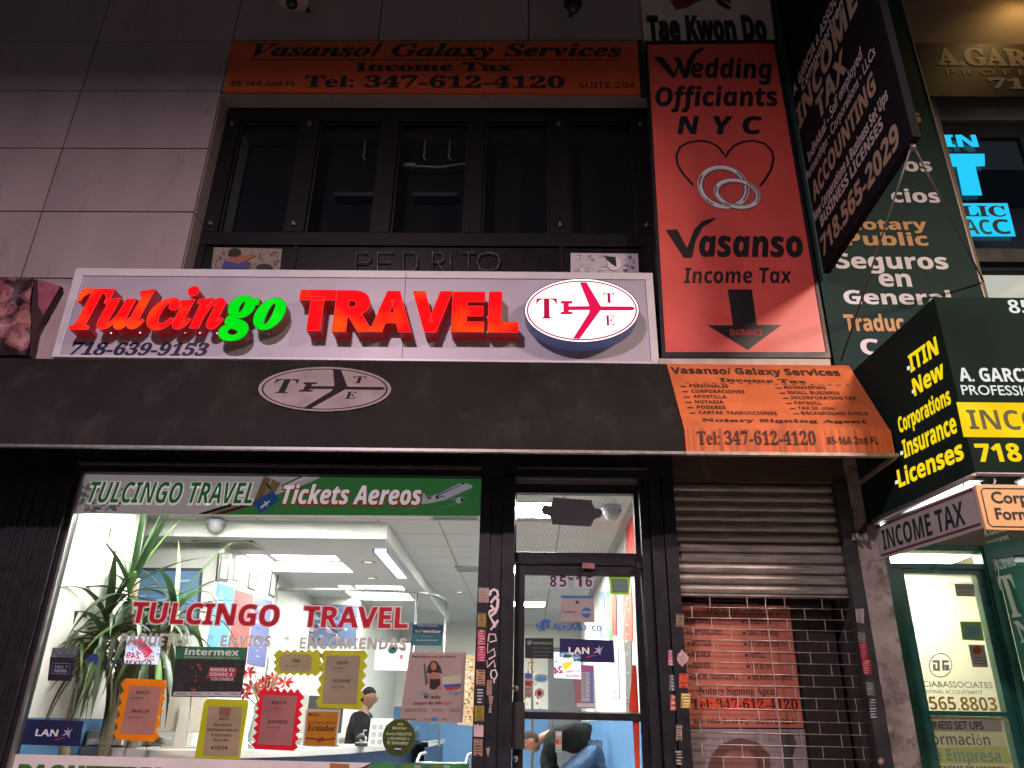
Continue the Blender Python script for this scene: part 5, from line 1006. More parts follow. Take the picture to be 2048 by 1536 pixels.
def head(parent, c, fwd, up, skin, hair, name='hair', r=.105):
    """Head turned to fwd: skull, brow, nose, lips, ears and a cap of short hair, one mesh plus hair and eyes."""
    f = Vector(fwd).normalized(); u = Vector(up); u = (u-f*u.dot(f)).normalized(); s = f.cross(u); vs = []; fs = []; n, q = 28, 20
    def shape(th, ph):
        x, y, z = math.sin(th)*math.sin(ph), math.sin(th)*math.cos(ph), math.cos(th)     # x side, y front, z up
        X, Y, Z = x*.76, y*.95, z*1.18
        if z < 0: X *= 1+.32*z; Y *= 1+.10*z
        if y > .2:
            Y += .30*math.exp(-((x/.16)**2+((z+.12)/.22)**2)) - .07*math.exp(-(((abs(x)-.34)/.16)**2+((z-.12)/.12)**2)) + .06*math.exp(-((x/.3)**2+((z+.52)/.08)**2))-.05*math.exp(-((x/.3)**2+((z+.42)/.05)**2)) + .09*math.exp(-((x/.25)**2+((z+.85)/.18)**2)) + .05*math.exp(-((x/.5)**2+((z-.3)/.1)**2))
        X += (1 if x > 0 else -1)*.2*math.exp(-(((y+.06)/.14)**2+((z+.02)/.24)**2))*(abs(x) > .6)
        return X, Y, Z
    W = lambda X, Y, Z: Vector(c)+(s*X+f*Y+u*Z)*r
    for i in range(q+1):
        for k in range(n): vs.append(W(*shape(PI*i/q, 2*PI*k/n)))
    for i in range(q):
        for k in range(n): fs.append((i*n+k, (i+1)*n+k, (i+1)*n+(k+1) % n, i*n+(k+1) % n))
    B().add(vs, fs, skin, True).obj('head', None, parent)
    hv = []; hf = []
    for i in range(q+1):
        for k in range(n):
            th, ph = PI*i/q, 2*PI*k/n; X, Y, Z = shape(th, ph); y, z = math.sin(th)*math.cos(ph), math.cos(th); on = z > .28+.35*max(0, y) or (y < -.15 and z > -.35); g = 1.06 if on else .9; hv.append(W(X*g, Y*g, Z*g))
    B().add(hv, fs, hair, True).obj(name, None, parent)
    for e in (-1, 1): B().ball(W(.34*e, .80, .1), .008, M('b8b0a8', .3), 8, 6).ball(W(.34*e, .86, .1), .005, M('181010', .2), 8, 6).obj('eye', None, parent)
    return W
skn = mat('brown skin', (.24, .115, .07), .5, .06, 12); hairk = mat('black hair', (.010, .008, .008), .85, .5, 60, spec=.15, bump=.8, bscale=90)
man = thing('person', 'man in a dark sweater and blue jeans bending forward inside the door', 'person', (.55, 4, FZ))
jean = mat('blue denim', (.075, .125, .23), .85, .45, 6, bump=.9, bscale=12, spec=.2, dirt=((.16, .22, .33), 7, .58)); swe = mat('dark green sweater', (.006, .0075, .0068), .9, .35, 9, bump=.8, bscale=14, spec=.15)
J = dict(hip=((.80, 4.0, 1.04), .075, None), belly=((.62, 4.0, 1.15), .085, 'hip'), chest=((.36, 3.98, 1.2), .09, 'belly'), neck=((.2, 3.95, 1.15), .055, 'chest'), skull=((.11, 3.93, 1.1), .06, 'neck'))
for n, y, ex, hx_, kx, ax in (('L', 3.86, (.2, 3.78, .9), (.26, 3.70, .66), .36, .60), ('R', 4.14, (.28, 4.18, .9), (.4, 4.1, .68), .50, .72)):
    J['sh'+n] = ((.3, y-.02 if y < 4 else y+.02, 1.14), .05, 'chest'); J['el'+n] = (ex, .038, 'sh'+n); J['wr'+n] = (hx_, .032, 'el'+n); hand(J, hx_, (.15, -.1, -1), (1, 0, .1), 'wr'+n, n)
    J['th'+n] = ((.76, (y+4)/2+(y-4)*.2, .98), .06, 'hip'); J['kn'+n] = ((kx, y, .72), .045, 'th'+n); J['an'+n] = ((ax, y, .27), .045, 'kn'+n); J['toe'+n] = ((ax-.2, y, .235), .035, 'an'+n)
skin_obj('body', J, skn, man)
sw = {k: (J[k][0], J[k][1]*f if not isinstance(J[k][1], tuple) else J[k][1], J[k][2]) for k, f in dict(hip=2.5, belly=2.3, chest=2.1, shL=1.9, elL=1.8, wrL=1.6, shR=1.9, elR=1.8, wrR=1.6).items()}
sw['hip'] = ((.74, 4.0, 1.11), .205, None); sw['collar'] = ((.19, 3.948, 1.145), .085, 'chest'); skin_obj('sweater', sw, swe, man, 4, .06)
jn = {'hip': ((.82, 4.0, 1.02), .165, None)}
for n in 'LR':
    for k, f in (('th', 2.1), ('kn', 2.1), ('an', 1.7)): jn[k+n] = (J[k+n][0], J[k+n][1]*f, 'hip' if k == 'th' else J[k+n][2])
skin_obj('jeans', jn, jean, man, 4, .055)
head(man, (.06, 3.93, 1.1), (-.75, -.2, -.6), (-.55, 0, .8), skn, mat('greying hair', (.035, .03, .028), .85, .6, 60, spec=.15, bump=.8, bscale=90), r=.1)
W = (.06, 3.93, 1.1)
B().tube([(-.02, 3.84, 1.02), (.03, 3.84, 1.08), (.09, 3.85, 1.12)], .005, M('a02020')).obj('mask_strap', None, man)
for n in 'LR': a = J['an'+n][0]; B().ball((a[0]-.09, a[1], FZ+.05), .13, M('1c1a1a', .5), 14, 8, (1, .42, .4)).obj('shoe', None, man)
t = thing('crate', 'yellow crate on the floor that the bending man reaches into', 'crate', (.35, 3.55, FZ)); yl = M('b8a010', .5); b = B(); cx0, cx1, cy0, cy1, cz = .12, .82, 3.35, 3.6, .78
for a in ((cx0, cx1, cy0, cy0+.02), (cx0, cx1, cy1-.02, cy1), (cx0, cx0+.02, cy0+.02, cy1-.02), (cx1-.02, cx1, cy0+.02, cy1-.02)): b.box(*a, FZ, cz)
b.box(cx0+.02, cx1-.02, cy0+.02, cy1-.02, FZ, FZ+.02); b.obj('body', yl, t); B().box(cx0-.01, cx1+.01, cy0-.012, cy0-.001, cz-.05, cz-.02).obj('rim', M('8a7810', .5), t); b = B(); write(b, PY(cy0-.003), 'FRAGIL', 'sans', (1150, 1536), (1205, 1537), (1150, 1529), ink_black) if 0 else None
clk = thing('person', 'clerk in dark clothes and glasses standing behind the counter', 'person', (-1.9, 4, FZ))
ck = mat('dark shirt', (.010, .010, .013), .9, .3, 8, bump=.6, bscale=15, spec=.15)
c0 = Vector((-1.96, 4.0, -.05)); J = dict(hip=(c0+Vector((0, 0, 1.0)), .14, None), belly=(c0+Vector((0, 0, 1.12)), .14, 'hip'), chest=(c0+Vector((.02, 0, 1.3)), .155, 'belly'), neck=(c0+Vector((.03, 0, 1.44)), .055, 'chest'), skull=(c0+Vector((.05, 0, 1.53)), .07, 'neck'))
for n, y in (('L', -.19), ('R', .19)):
    J['sh'+n] = (c0+Vector((.02, y, 1.36)), .07, 'chest'); J['el'+n] = (c0+Vector((.1, y*1.2, 1.12)), .048, 'sh'+n); wr = c0+Vector((.32, y*.8, 1.06)); J['wr'+n] = (wr, .03, 'el'+n); hand(J, wr, (1, 0, -.1), (0, 1, 0), 'wr'+n, n)
    J['th'+n] = (c0+Vector((0, y*.55, .92)), .1, 'hip'); J['kn'+n] = (c0+Vector((.03, y*.55, .6)), .065, 'th'+n); J['an'+n] = (c0+Vector((0, y*.55, .27)), .045, 'kn'+n); J['toe'+n] = (c0+Vector((.18, y*.55, .235)), .035, 'an'+n)
skin_obj('body', J, skn, clk)
sw = {k: (J[k][0], J[k][1]*f, J[k][2]) for k, f in dict(hip=1.25, belly=1.3, chest=1.3, shL=1.45, elL=1.5, wrL=1.5, shR=1.45, elR=1.5, wrR=1.5).items()}; skin_obj('shirt', sw, ck, clk, 3, .04)
jn = {'hip': (J['hip'][0]-Vector((0, 0, .04)), .15, None)}
for n in 'LR':
    for k, f in (('th', 1.35), ('kn', 1.4), ('an', 1.6)): jn[k+n] = (J[k+n][0], J[k+n][1]*f, 'hip' if k == 'th' else J[k+n][2])
skin_obj('trousers', jn, M('202228', .8), clk)
Wc = head(clk, c0+Vector((.07, 0, 1.58)), (.93, -.3, -.12), (0, 0, 1), skn, hairk, r=.105)
g_ = B()
for e in (-1, 1): g_.tube([Wc(.34*e+.22*math.cos(a*.63), 1.0, .1+.18*math.sin(a*.63)) for a in range(11)], .0018, ink_black)
g_.tube([Wc(-.56, .95, .14), Wc(-.8, 0, .12)], .003, ink_black).tube([Wc(.56, .95, .14), Wc(.8, 0, .12)], .003, ink_black); g_.obj('glasses', None, clk)
# ================================================================== ROLLER SHUTTER BESIDE THE DOOR
sh = thing('roller_shutter', 'closed steel roller shutter with an open link grille below', 'shutter', (1.75, 0, 0))
slm = mat('shutter steel', (.30, .27, .25), .42, .3, 9, metal=.55, stretch=(.6, 1, 6), dirt=((.16, .12, .10), 5, .6), bump=.1, bscale=30)
b = B(); SL0, SL1 = 1.13, 2.375; z = 3.035; pitch = .0785; prof = [(0, 0), (-.012, -.004), (-.022, -.02), (-.024, -.04), (-.016, -.058), (-.004, -.066), (0, -.068), (.006, -.0745)]
for k in range(11):
    vs = []; 
    for y, dz in prof: vs += [(SL0, .06+y, z+dz), (SL1, .06+y, z+dz)]
    b.add(vs, [(2*i, 2*i+1, 2*i+3, 2*i+2) for i in range(len(prof)-1)], None, True); z -= pitch
ZG = z
b.obj('curtain', slm, sh)
B().box(SL0, SL1, .03, .09, ZG-.005, ZG+.006).obj('bottom_bar', steel, sh)
b = B(); b.box(1.13, 2.48, -.0, .12, 3.04, 3.28)
b.obj('housing', mat('rusty brown housing', (.07, .045, .035), .7, .35, 6, stretch=(.5, 1, 8)), sh)
wire = mat('grille steel', (.62, .53, .50), .4, .3, 14, metal=.75)
b = B(); rods = []; z = ZG-.01
while z > .06: rods.append(z); z -= .0768
for k, zz in enumerate(rods): b.tube([(SL0, .05, zz), (SL1, .05, zz)], .0034, None, 6)
for k in range(len(rods)-1):
    for j in range(-1, 5):
        x = SL0+.22+j*.275+(.137 if k % 2 else 0)
        if SL0+.03 < x < SL1-.05: b.box(x-.0028, x+.0028, .0425, .0455, rods[k+1]-.005, rods[k]+.005)
xx = [SL0+.63+random.uniform(-.006, .006) for _ in rods]
b.tube([(x, .043, zz) for x, zz in zip(xx, rods)], .0042, None, 6)
b.obj('grille', wire, sh)
g = B()
g.box(2.378, 2.47, -.03, .12, 0, 3.04); g.box(1.126, 1.129, .0, .1, 0, 3.04)
g.obj('guide_rail', mat('dirty black guide', (.035, .033, .034), .55, .4, 8, dirt=((.13, .11, .1), 7, .6)), sh)
entry = thing('stair_entrance', 'dark stair entrance behind the link grille', 'entrance', (1.75, .6, 0)); b = B()
dkp = mat('dark entrance paint', (.06, .05, .05), .6, .3, 4); b.box(1.06, 1.128, .2, 1.2, 0, 2.6); b.box(2.4, 2.5, .125, 1.2, 0, 3); b.box(1.13, 2.4, 1.18, 1.22, 0, 3); b.box(1.06, 2.5, .2, 1.2, 2.3, 2.4)
b.obj('wall', dkp, entry); b = B(); b.box(1.72, 1.8, .32, .36, 0, 2.2); b.box(1.8, 2.35, .34, .36, 0, 2.2); b.box(1.13, 1.72, .30, .34, 2.13, 2.2); b.obj('door', mat('brown black door', (.03, .022, .022), .4, .2, 5), entry)
KG = CV(2.4146, 1320, 900); SPn = PY(.25)
pinkv = mat('dull orange panel', (.43, .13, .088), .5, .1, 3)
def art(b, pl):
    k = fk
    write(b, pl, 'Income Tax', 'serif', *KG((222, 775), (492, 780), (222, 738)), k, .002)
    for j in range(12): band(b, pl, KG((228+j*33, 789+j*.6), (250+j*33, 789.5+j*.6)), 2, k, .002)
    for j, s in enumerate(('PERSONALES', 'CORPORACIONES', 'APOSTILLA', 'NOTARIA', 'PODERES', 'CARTAS .TRADUCCIONES')):
        L = (146+j*3.4, 836+j*54); wd = (112, 152, 96, 88, 84, 214)[j]; write(b, pl, s, 'sans', *KG(L, (L[0]+wd, L[1]+2), (L[0], L[1]-30)), k, .002); ink(b, pl, KG((L[0]-22, L[1]-16), (L[0]-8, L[1]-16), (L[0]-7, L[1]-6), (L[0]-21, L[1]-6)), k, .002)
    for j, s in enumerate(('BOOKKEEPING', 'SMALL BUSINESS', 'INCORPORATION TAX', 'PAYROLL', 'TAX ID (itin)', 'BACKGROUND CHECK')):
        L = (418+j*6, 840+j*54); wd = (118, 148, 185, 74, 108, 190)[j]; write(b, pl, s, 'sans', *KG(L, (L[0]+wd, L[1]+2), (L[0], L[1]-30)), k, .002); ink(b, pl, KG((L[0]-26, L[1]-16), (L[0]-10, L[1]-16), (L[0]-9, L[1]-6), (L[0]-25, L[1]-6)), k, .002)
    write(b, pl, 'Notary Signing Agent', 'serif', *KG((190, 1180), (570, 1182), (190, 1142)), k, .002)
    ink(b, pl, KG((155, 1196), (668, 1198), (676, 1258), (158, 1256)), M('c8482c'), .001); write(b, pl, 'Tel: 347-612-4120', 'serif', *KG((155, 1252), (668, 1254), (155, 1200)), ink_black, .002)
    write(b, pl, '85-16A 2nd FL . SUITE 204', 'sans', *KG((164, 1322), (652, 1326), (164, 1294)), k, .002)
sign('sign', 'pinkish orange income tax list behind the link grille', 'sign', SPn, KG((60, 735), (624, 752), (694, 1342), (95, 1340)), .02, pinkv, art)
def art(b, pl):
    ink(b, pl, KG((230, 1536), (250, 1470), (300, 1415), (380, 1390), (470, 1410), (530, 1470), (545, 1700), (230, 1700)), M('5a3a34'), .001); ink(b, pl, KG((570, 1360), (640, 1365), (660, 1420), (640, 1480), (655, 1700), (600, 1700), (595, 1460)), M('3c3a40'), .001); ink(b, pl, KG((300, 1480), (340, 1450), (430, 1450), (470, 1500), (470, 1700), (300, 1700)), M('7a5248'), .002)
sign('poster', 'grey poster with a large brown head low behind the link grille', 'poster', SPn, KG((95, 1346), (698, 1348), (735, 1720), (140, 1720)), .015, M('84787c'), art)
GJ = PY(-.033)
for q, c, c2, n, lab in ((((943, 768), (985, 765), (985, 838), (950, 832)), 'a8a4a4', '3a3638', 6, 'torn white and black sticker high on the shutter rail'), (((955, 880), (992, 885), (990, 930), (960, 925)), '8c8684', '4a4446', 3, 'grey scrap above the red sticker on the shutter rail'), (((960, 930), (1000, 930), (1006, 1008), (972, 1008)), '9a2a40', 'c88090', 6, 'upper red sticker on the shutter rail'), (((973, 1010), (1016, 1012), (1023, 1085), (985, 1083)), 'a83038', 'd8a0a0', 6, 'lower red sticker on the shutter rail'), (((992, 1120), (1030, 1120), (1038, 1186), (1002, 1186)), '6c7068', 'b0b4ac', 5, 'grey green sticker below the red pair on the shutter rail'), (((1005, 1195), (1045, 1195), (1058, 1300), (1015, 1300)), '38363a', 'c4bec2', 7, 'black sticker with a white cartoonless scrawl low on the shutter rail')):
    xa, ya = min(p[0] for p in q), min(p[1] for p in q); xb, yb = max(p[0] for p in q), max(p[1] for p in q)
    stk(GJ, q, c, lab.replace('cartoonless scrawl', 'scrawl'), scrib(xa+5, ya+4, xb-6, yb-4, c2, n), KG, 'stickers on the shutter rail')
stk(GJ, ell(1067, 1502, 16, 18, 20), '8a6a58', 'round brown sticker at the bottom of the shutter rail', lambda b, pl, K: ink(b, pl, K(*ell(1067, 1502, 9, 10, 16)), M('c0a898'), .001), KG, 'stickers on the shutter rail')
# masonry pier
t = thing('pier', 'stained stucco pier between the shutter and the green office', 'pier', (2.58, .1, 0)); pm = mat('stained stucco', (.34, .29, .25), .9, .3, 5, bump=.5, bscale=35, dirt=((.09, .075, .07), 4.5, .5))
B().box(2.48, 2.67, -.02, .5, 0, 3.3).obj('shaft', pm, t, .006)
t = thing('bracket', 'worn steel bracket bolted to the stucco pier', 'bracket', P(1720, 1075, -.04)); c = P(1722, 1076, -.04); B().box(c.x-.07, c.x+.05, -.05, -.021, c.z-.02, c.z+.03).box(c.x-.06, c.x-.04, -.1, -.05, c.z-.02, c.z+.02).box(c.x+.0, c.x+.02, -.1, -.05, c.z-.03, c.z+.02).obj('plate', steel, t); B().tube([(c.x, -.06, c.z+.03), (c.x+.05, -.08, c.z+.1), (c.x+.12, -.1, c.z+.13)], .018).obj('cable', M('141414'), t)

# ================================================================== THE GREEN OFFICE NEXT DOOR
off = thing('building', 'brown building with the green accountants office at the right', 'building', (5, .3, 0)); brown = mat('brown facade', (.24, .18, .13), .8, .12, 2, stretch=(1, 1, 3), bump=.1, bscale=60)
b = B(); WX0, WX1, WZ0, WZ1 = 3.96, 7.4, 4.7, 7.15
b.box(2.53, WX0, .0, .4, 3.0, 10.2); b.box(WX0, 9.5, .0, .4, WZ1, 10.2); b.box(WX1, 9.5, 0, .4, 3, WZ1); b.box(WX0, WX1, .0, .4, 3.0, WZ0); b.box(2.68, 9.5, .32, .4, 2.62, 2.999); b.obj('wall', brown, off)
b = B(); b.box(WX0, WX1, .14, .2, 6.62, 6.8); b.box(WX0, WX1, .14, .2, 5.18, 5.32); 
for x in (3.96, 4.78, 5.55, 6.3, 7.3): b.box(x, x+.1, .14, .2, 5.32, 6.62); b.box(x, x+.1, .14, .2, 4.7, 5.18)
b.box(WX0, WX1, .14, .2, 4.7, 4.78); wnd2 = b.obj('window', mat('grey black frame', (.03, .032, .035), .4, .2, 9), off)
B().box(WX0, WX1, .16, .166, 5.32, 6.62).obj('pane', glassd, wnd2); B().box(WX0, WX1, .16, .166, 4.78, 5.18).obj('lower_pane', glass, wnd2); B().box(WX0, WX1, .1, .3, 6.8, WZ1).obj('shade_box', mat('grey blind', (.20, .2, .2), .6), wnd2)
b = B(); b.box(WX0, WX1, 1.2, 1.22, 5.25, 7.1, mat('blue grey wall', (.12, .16, .22), .8)); b.box(WX0, WX1, .3, 1.2, 5.25, 5.27, mat('blue grey wall', (.1, .1, .1))); b.box(WX0, WX1, 2.0, 2.02, 4.6, 5.25, white); b.box(WX0, WX1, .3, 2.0, 5.2, 5.22, white); b.obj('upper_room', None, off)
t = thing('strip_light', 'broad glowing panel put in as the lit ceiling behind the low window at the right', 'ceiling light', (4.6, .9, 5.2)); B().box(4.05, 7.2, .36, 1.2, 5.18, 5.197).obj('diffuser', glow('pale ceiling glow', (.78, .76, .68), .75, (.95, .9, .7), 2), t); B().box(4.0, 7.25, .32, .355, 5.17, 5.198).obj('housing', whitealu, t)  # wide emissive panel added to stand in for the lit ceiling
K4 = CV(2.559, 1540, 0); cy = glow('cyan lit letter', (.02, .62, 1), 1.0); CP = PY(.13)
b = B(); write(b, CP, 'IN', 'sans', *K4((893, 750), (1070, 750), (893, 690)), cy, 0, bold=.02); ink(b, CP, K4((900, 787), (1098, 787), (1100, 850), (1052, 852), (1086, 1000), (985, 1000), (955, 852), (922, 855)), cy, 0)
ink(b, CP, K4((940, 1040), (1215, 1040), (1258, 1210), (985, 1210)), cy, 0); dkc = M('0a2a3a'); write(b, CP, 'LIC', 'serif', *K4((988, 1106), (1214, 1108), (985, 1052)), dkc, .002, bold=.02)
write(b, CP, 'AC', 'sans', *K4((1000, 1198), (1140, 1200), (1000, 1122)), M('0e5a4c'), .002); write(b, CP, 'C', 'sans', *K4((1150, 1198), (1238, 1198), (1150, 1122)), dkc, .002)
tag(b.obj('lit_letters'), 'cyan lit window letters IN, T, LIC and ACC at the right', 'lit lettering')
def art(b, pl):
    c = M('b9a894')
    write(b, pl, 'A.GARCIA', 'serif', (1877, 129), (2165, 133), (1877, 95), c, bold=.03); write(b, pl, 'P R O F E S S I O N A L', 'plain', (1894, 149), (2300, 153), (1894, 138), c); write(b, pl, '718', 'serif', (1980, 176), (2090, 178), (1980, 155), c, bold=.03)
sign('banner', 'dark brown accountants banner over the right upper window', 'banner', PY(-.04), [(1832, 86), (2300, 90), (2330, 196), (1858, 192)], .03, M('3a2a1e'), art)
# warm wall lamp just above the banner
t = thing('wall_lamp', 'warm wall lamp on the brown facade at the top right corner', 'lamp', (5.1, -.3, 8.5)); B().tube([(5.1, 0, 8.7), (5.1, -.25, 8.75), (5.1, -.3, 8.62)], .025).obj('arm', blackal, t); B().lathe((5.1, -.3, 8.5), [(.03, .13), (.08, .1), (.14, 0), (.13, 0), (.07, .085)], blackal).obj('lamp_shade', None, t); B().ball((5.1, -.3, 8.51), .05, glow('sodium bulb', (1, .55, .12), 30)).obj('bulb', None, t)
l = bpy.data.lights.new('lamp_light', 'SPOT'); l.energy = 26; l.color = (1, .62, .22); l.spot_size = 2.6; l.spot_blend = .8; l.shadow_soft_size = .06; o = bpy.data.objects.new('lamp_light', l); COL.objects.link(o); o.location = (5.1, -.3, 8.44); adopt(o, t)
# tall green list on the wall
gpm = mat('green sign panel', (.007, .036, .035), .8, .12, 3); GP = PY(-.05); wl, tn = M('e6e8f0'), M('cf9f62')
def art(b, pl):
    for s, L, R, T, m, st in (('Notary', (385, 1175), (808, 1176), (385, 1122), tn, 'sans'), ('Public', (395, 1255), (815, 1257), (395, 1188), tn, 'sans'), ('Seguros', (340, 1373), (916, 1377), (340, 1295), wl, 'sans'), ('en', (562, 1465), (728, 1467), (562, 1400), wl, 'sans'), ('cios', (625, 1035), (876, 1037), (625, 965), wl, 'sans'), ('os', (690, 877), (832, 878), (690, 826), wl, 'sans'), ('s', (715, 772), (742, 773), (715, 740), tn, 'sans'),
            ('as', (665, 625), (776, 626), (665, 577), tn, 'sans'), ('s', (640, 515), (688, 516), (640, 470), wl, 'sans'), ('n', (595, 350), (660, 351), (595, 300), wl, 'sans'), ('ss', (535, 156), (608, 157), (535, 120), tn, 'sans'), ('s', (552, 230), (600, 231), (552, 192), tn, 'sans'), ('B', (125, 155), (190, 155), (125, 103), tn, 'sans'), ('S', (172, 222), (200, 222), (172, 178), tn, 'sans')):
        write(b, pl, s, st, *K4(L, R, T), m, bold=.015)
    K8 = CV(2.743, 1640, 560)
    write(b, pl, 'General', 'sans', *K8((135, 131), (728, 136), (135, 52)), wl, bold=.015); write(b, pl, 'Traduc', 'sans', *K8((140, 278), (470, 281), (140, 184)), tn, bold=.015); write(b, pl, 'C', 'sans', *K8((228, 408), (330, 410), (228, 322)), wl, bold=.015)
o = sign('sign', 'tall dark green services list on the wall, partly hidden by the flag sign', 'sign', GP, [(1530, -70), (1782, -75), (1968, 594), (2010, 750), (1672, 742)], .045, gpm, art)
b = B(); b.prism([PY(-.056).at(q) for q in ((1781, -75), (1784, -75), (1971, 594), (1968, 594))], (0, .05, 0)); b.obj('edge_strip', mat('dull aluminium edge', (.35, .34, .33), .5, metal=.5), o)
# flag sign at right angles to the wall
FX = 2.53; FPL = PX(FX)
def art(b, pl):
    tq, wq = M('9c8e78'), M('b4b0ac')
    for s, L, R, T, m, st in (('A. GARCIA & ASSOC', (125, 492), (345, 10), (113, 455), wq, 'sans'), ('Computerized', (168, 472), (378, 28), (157, 430), wq, 'sans'), ('INCOME', (152, 665), (452, 20), (135, 560), tq, 'sans'), ('TAX', (250, 625), (395, 350), (222, 540), tq, 'sans'), ('Individual - Self employed', (202, 832), (475, 292), (190, 785), wq, 'plain'), ('Partnerships - Corporations - LLCs', (192, 932), (543, 275), (182, 890), wq, 'plain'),
            ('ACCOUNTING', (228, 1035), (547, 455), (210, 952), tq, 'sans'), ('New Corporations & Business Set Ups', (230, 1140), (608, 502), (219, 1092), wq, 'sans'), ('BUSINESS LICENSES', (265, 1165), (583, 650), (256, 1112), wq, 'sans'), ('718.565-2029', (272, 1318), (670, 728), (254, 1225), tq, 'sans')):
        write(b, pl, s, st, *K4(L, R, T), m, .004, bold=.02)
fz0, fz1, fy0, fy1 = 4.89, 8.9, -1.80, -.12
fs = thing('flag_sign', 'black double faced income tax sign standing out from the wall', 'sign', (FX+.025, -.9, fz0)); B().box(FX, FX+.05, fy0, fy1, fz0, fz1).obj('panel', mat('dark sign face', (.006, .007, .011), .8, .15, 4, spec=.12), fs, .004); b = B(); art(b, FPL); b.obj('lettering', None, fs)
B().box(FX-.003, FX+.053, fy0-.012, fy0-.001, fz0-.012, fz1).box(FX-.003, FX+.053, fy0, fy1, fz0-.012, fz0-.001).obj('frame', mat('sign edge', (.008, .009, .012), .8, spec=.1), fs)
rodm = mat('stay rod', (.18, .17, .18), .45, .2, 10, metal=.6); tip = Vector((FX+.025, fy0+.06, fz0-.012)); b = B(); b.tube([tip, (FX+.03, -.1, 4.05)], .007, rodm); b.tube([tip, tip+Vector((0, 0, -.05))], .02, rodm); b.tube([tip, (3.92, -.06, 4.84)], .007, rodm); b.obj('stay', None, fs)
# projecting lit box
bx0, bx1, by, bz0, bz1 = 2.68, 7.6, -1.37, 2.70, 3.91
cb = thing('awning', 'dark green projecting box awning with glowing yellow lettering', 'awning', (5, -.7, bz0)); bgm = mat('dark green awning vinyl', (.009, .021, .016), .85, .2, 2.5, spec=.08, bump=.06, bscale=6)
bxw = 2.575; vs = [(bx0, by, bz0), (bx0, by, bz1), (bxw, -.022, bz1), (bxw, -.022, bz0+.03)]; vr = [(bx1, v[1], v[2]) for v in vs]
b = B(); b.add(vs+vr, [(0, 1, 2, 3), (7, 6, 5, 4), (0, 4, 5, 1), (1, 5, 6, 2), (2, 6, 7, 3), (3, 7, 4, 0)]); b.obj('body', bgm, cb, .004)
ye = glow('lit yellow letter', (1, .74, .012), .95); yo = M('3a3008'); whl = glow('lit white letter', (.95, .95, .9), .9); K8 = CV(2.743, 1640, 560); SPL = Pl((bx0, by, 0), (-(abs(by)-.022), -(bx0-bxw), 0)); FPn = PY(by)
b = B()
for s, L, R, T in (('ITIN', (500, 507), (655, 402), (486, 415)), ('New', (521, 637), (690, 530), (508, 545)), ('Corporations', (440, 840), (724, 675), (427, 752)), ('Insurance', (466, 977), (758, 832), (450, 882)), ('Licenses', (437, 1138), (796, 978), (420, 1040))): write(b, SPL, s, 'sans', *K8(L, R, T), ye, .004, bold=.02)
for x, y in ((485, 484), (512, 612), (448, 950), (420, 1110)): ink(b, SPL, K8((x-8, y-8), (x+8, y-14), (x+9, y+6), (x-7, y+12)), whl, .004)
write(b, FPn, '85', 'sans', *K8((1040, 182), (1170, 184), (1036, 110)), whl, .004); write(b, FPn, 'A. GARCIA', 'sans', *K8((768, 556), (1222, 560), (760, 482)), whl, .004, bold=.01); write(b, FPn, 'PROFESSIONAL', 'plain', *K8((780, 630), (1350, 636), (774, 577)), whl, .004, bold=.01)
ink(b, FPn, K8((748, 670), (2200, 684), (2240, 876), (788, 861)), glow('lit yellow band', (1, .66, .01), .98, (1, .85, .03), 3), .002); write(b, FPn, 'INCOME TAX', 'sans', *K8((822, 820), (1840, 832), (800, 712)), M('40420c'), .005, bold=.0); write(b, FPn, '718', 'sans', *K8((866, 996), (1112, 994), (856, 898)), ye, .004, bold=.02)
band(b, FPn, K8((833, 1068), (2200, 1082)), 3, glow('lit yellow edge', (1, .8, .25), .8), .003); b.obj('lettering', None, cb)
b = B(); b.tube([(bxw+.006, -.035, bz0+.016), (bx0+.006, by-.0, bz0-.014)], .014).tube([(bx0, by, bz0-.014), (bx1, by, bz0-.014)], .014); b.obj('rail', alum, cb)
t = thing('fluorescent_light', 'white fluorescent tube under the left edge of the green box awning', 'light', (bx0+.1, -.7, bz0)); hb = B(); hb.add([(bx0+a, by+.08, bz0+c) for a in (.0, .09) for c in (-.03, -.017)]+[(bxw+.01+a, -.12, bz0+.012+c) for a in (.0, .09) for c in (-.03, -.017)], [(0, 1, 3, 2), (4, 6, 7, 5), (0, 4, 5, 1), (2, 3, 7, 6), (0, 2, 6, 4), (1, 5, 7, 3)]); hb.obj('housing', whitealu, t); B().tube([(bx0+.055, by+.1, bz0-.05), (bxw+.065, -.14, bz0-.03)], .02, glow('white tube', (.92, 1, .97), 11)).obj('tube', None, t)
t = thing('fluorescent_light', 'white fluorescent tube under the front edge of the green box awning', 'light', (4.5, by, bz0)); B().box(bx0+.3, 6.2, by+.03, by+.13, bz0-.03, bz0-.017).obj('housing', whitealu, t); B().tube([(bx0+.3, by+.08, bz0-.048), (6.2, by+.08, bz0-.048)], .018, glow('white tube', (.92, 1, .97), 11)).obj('tube', None, t)
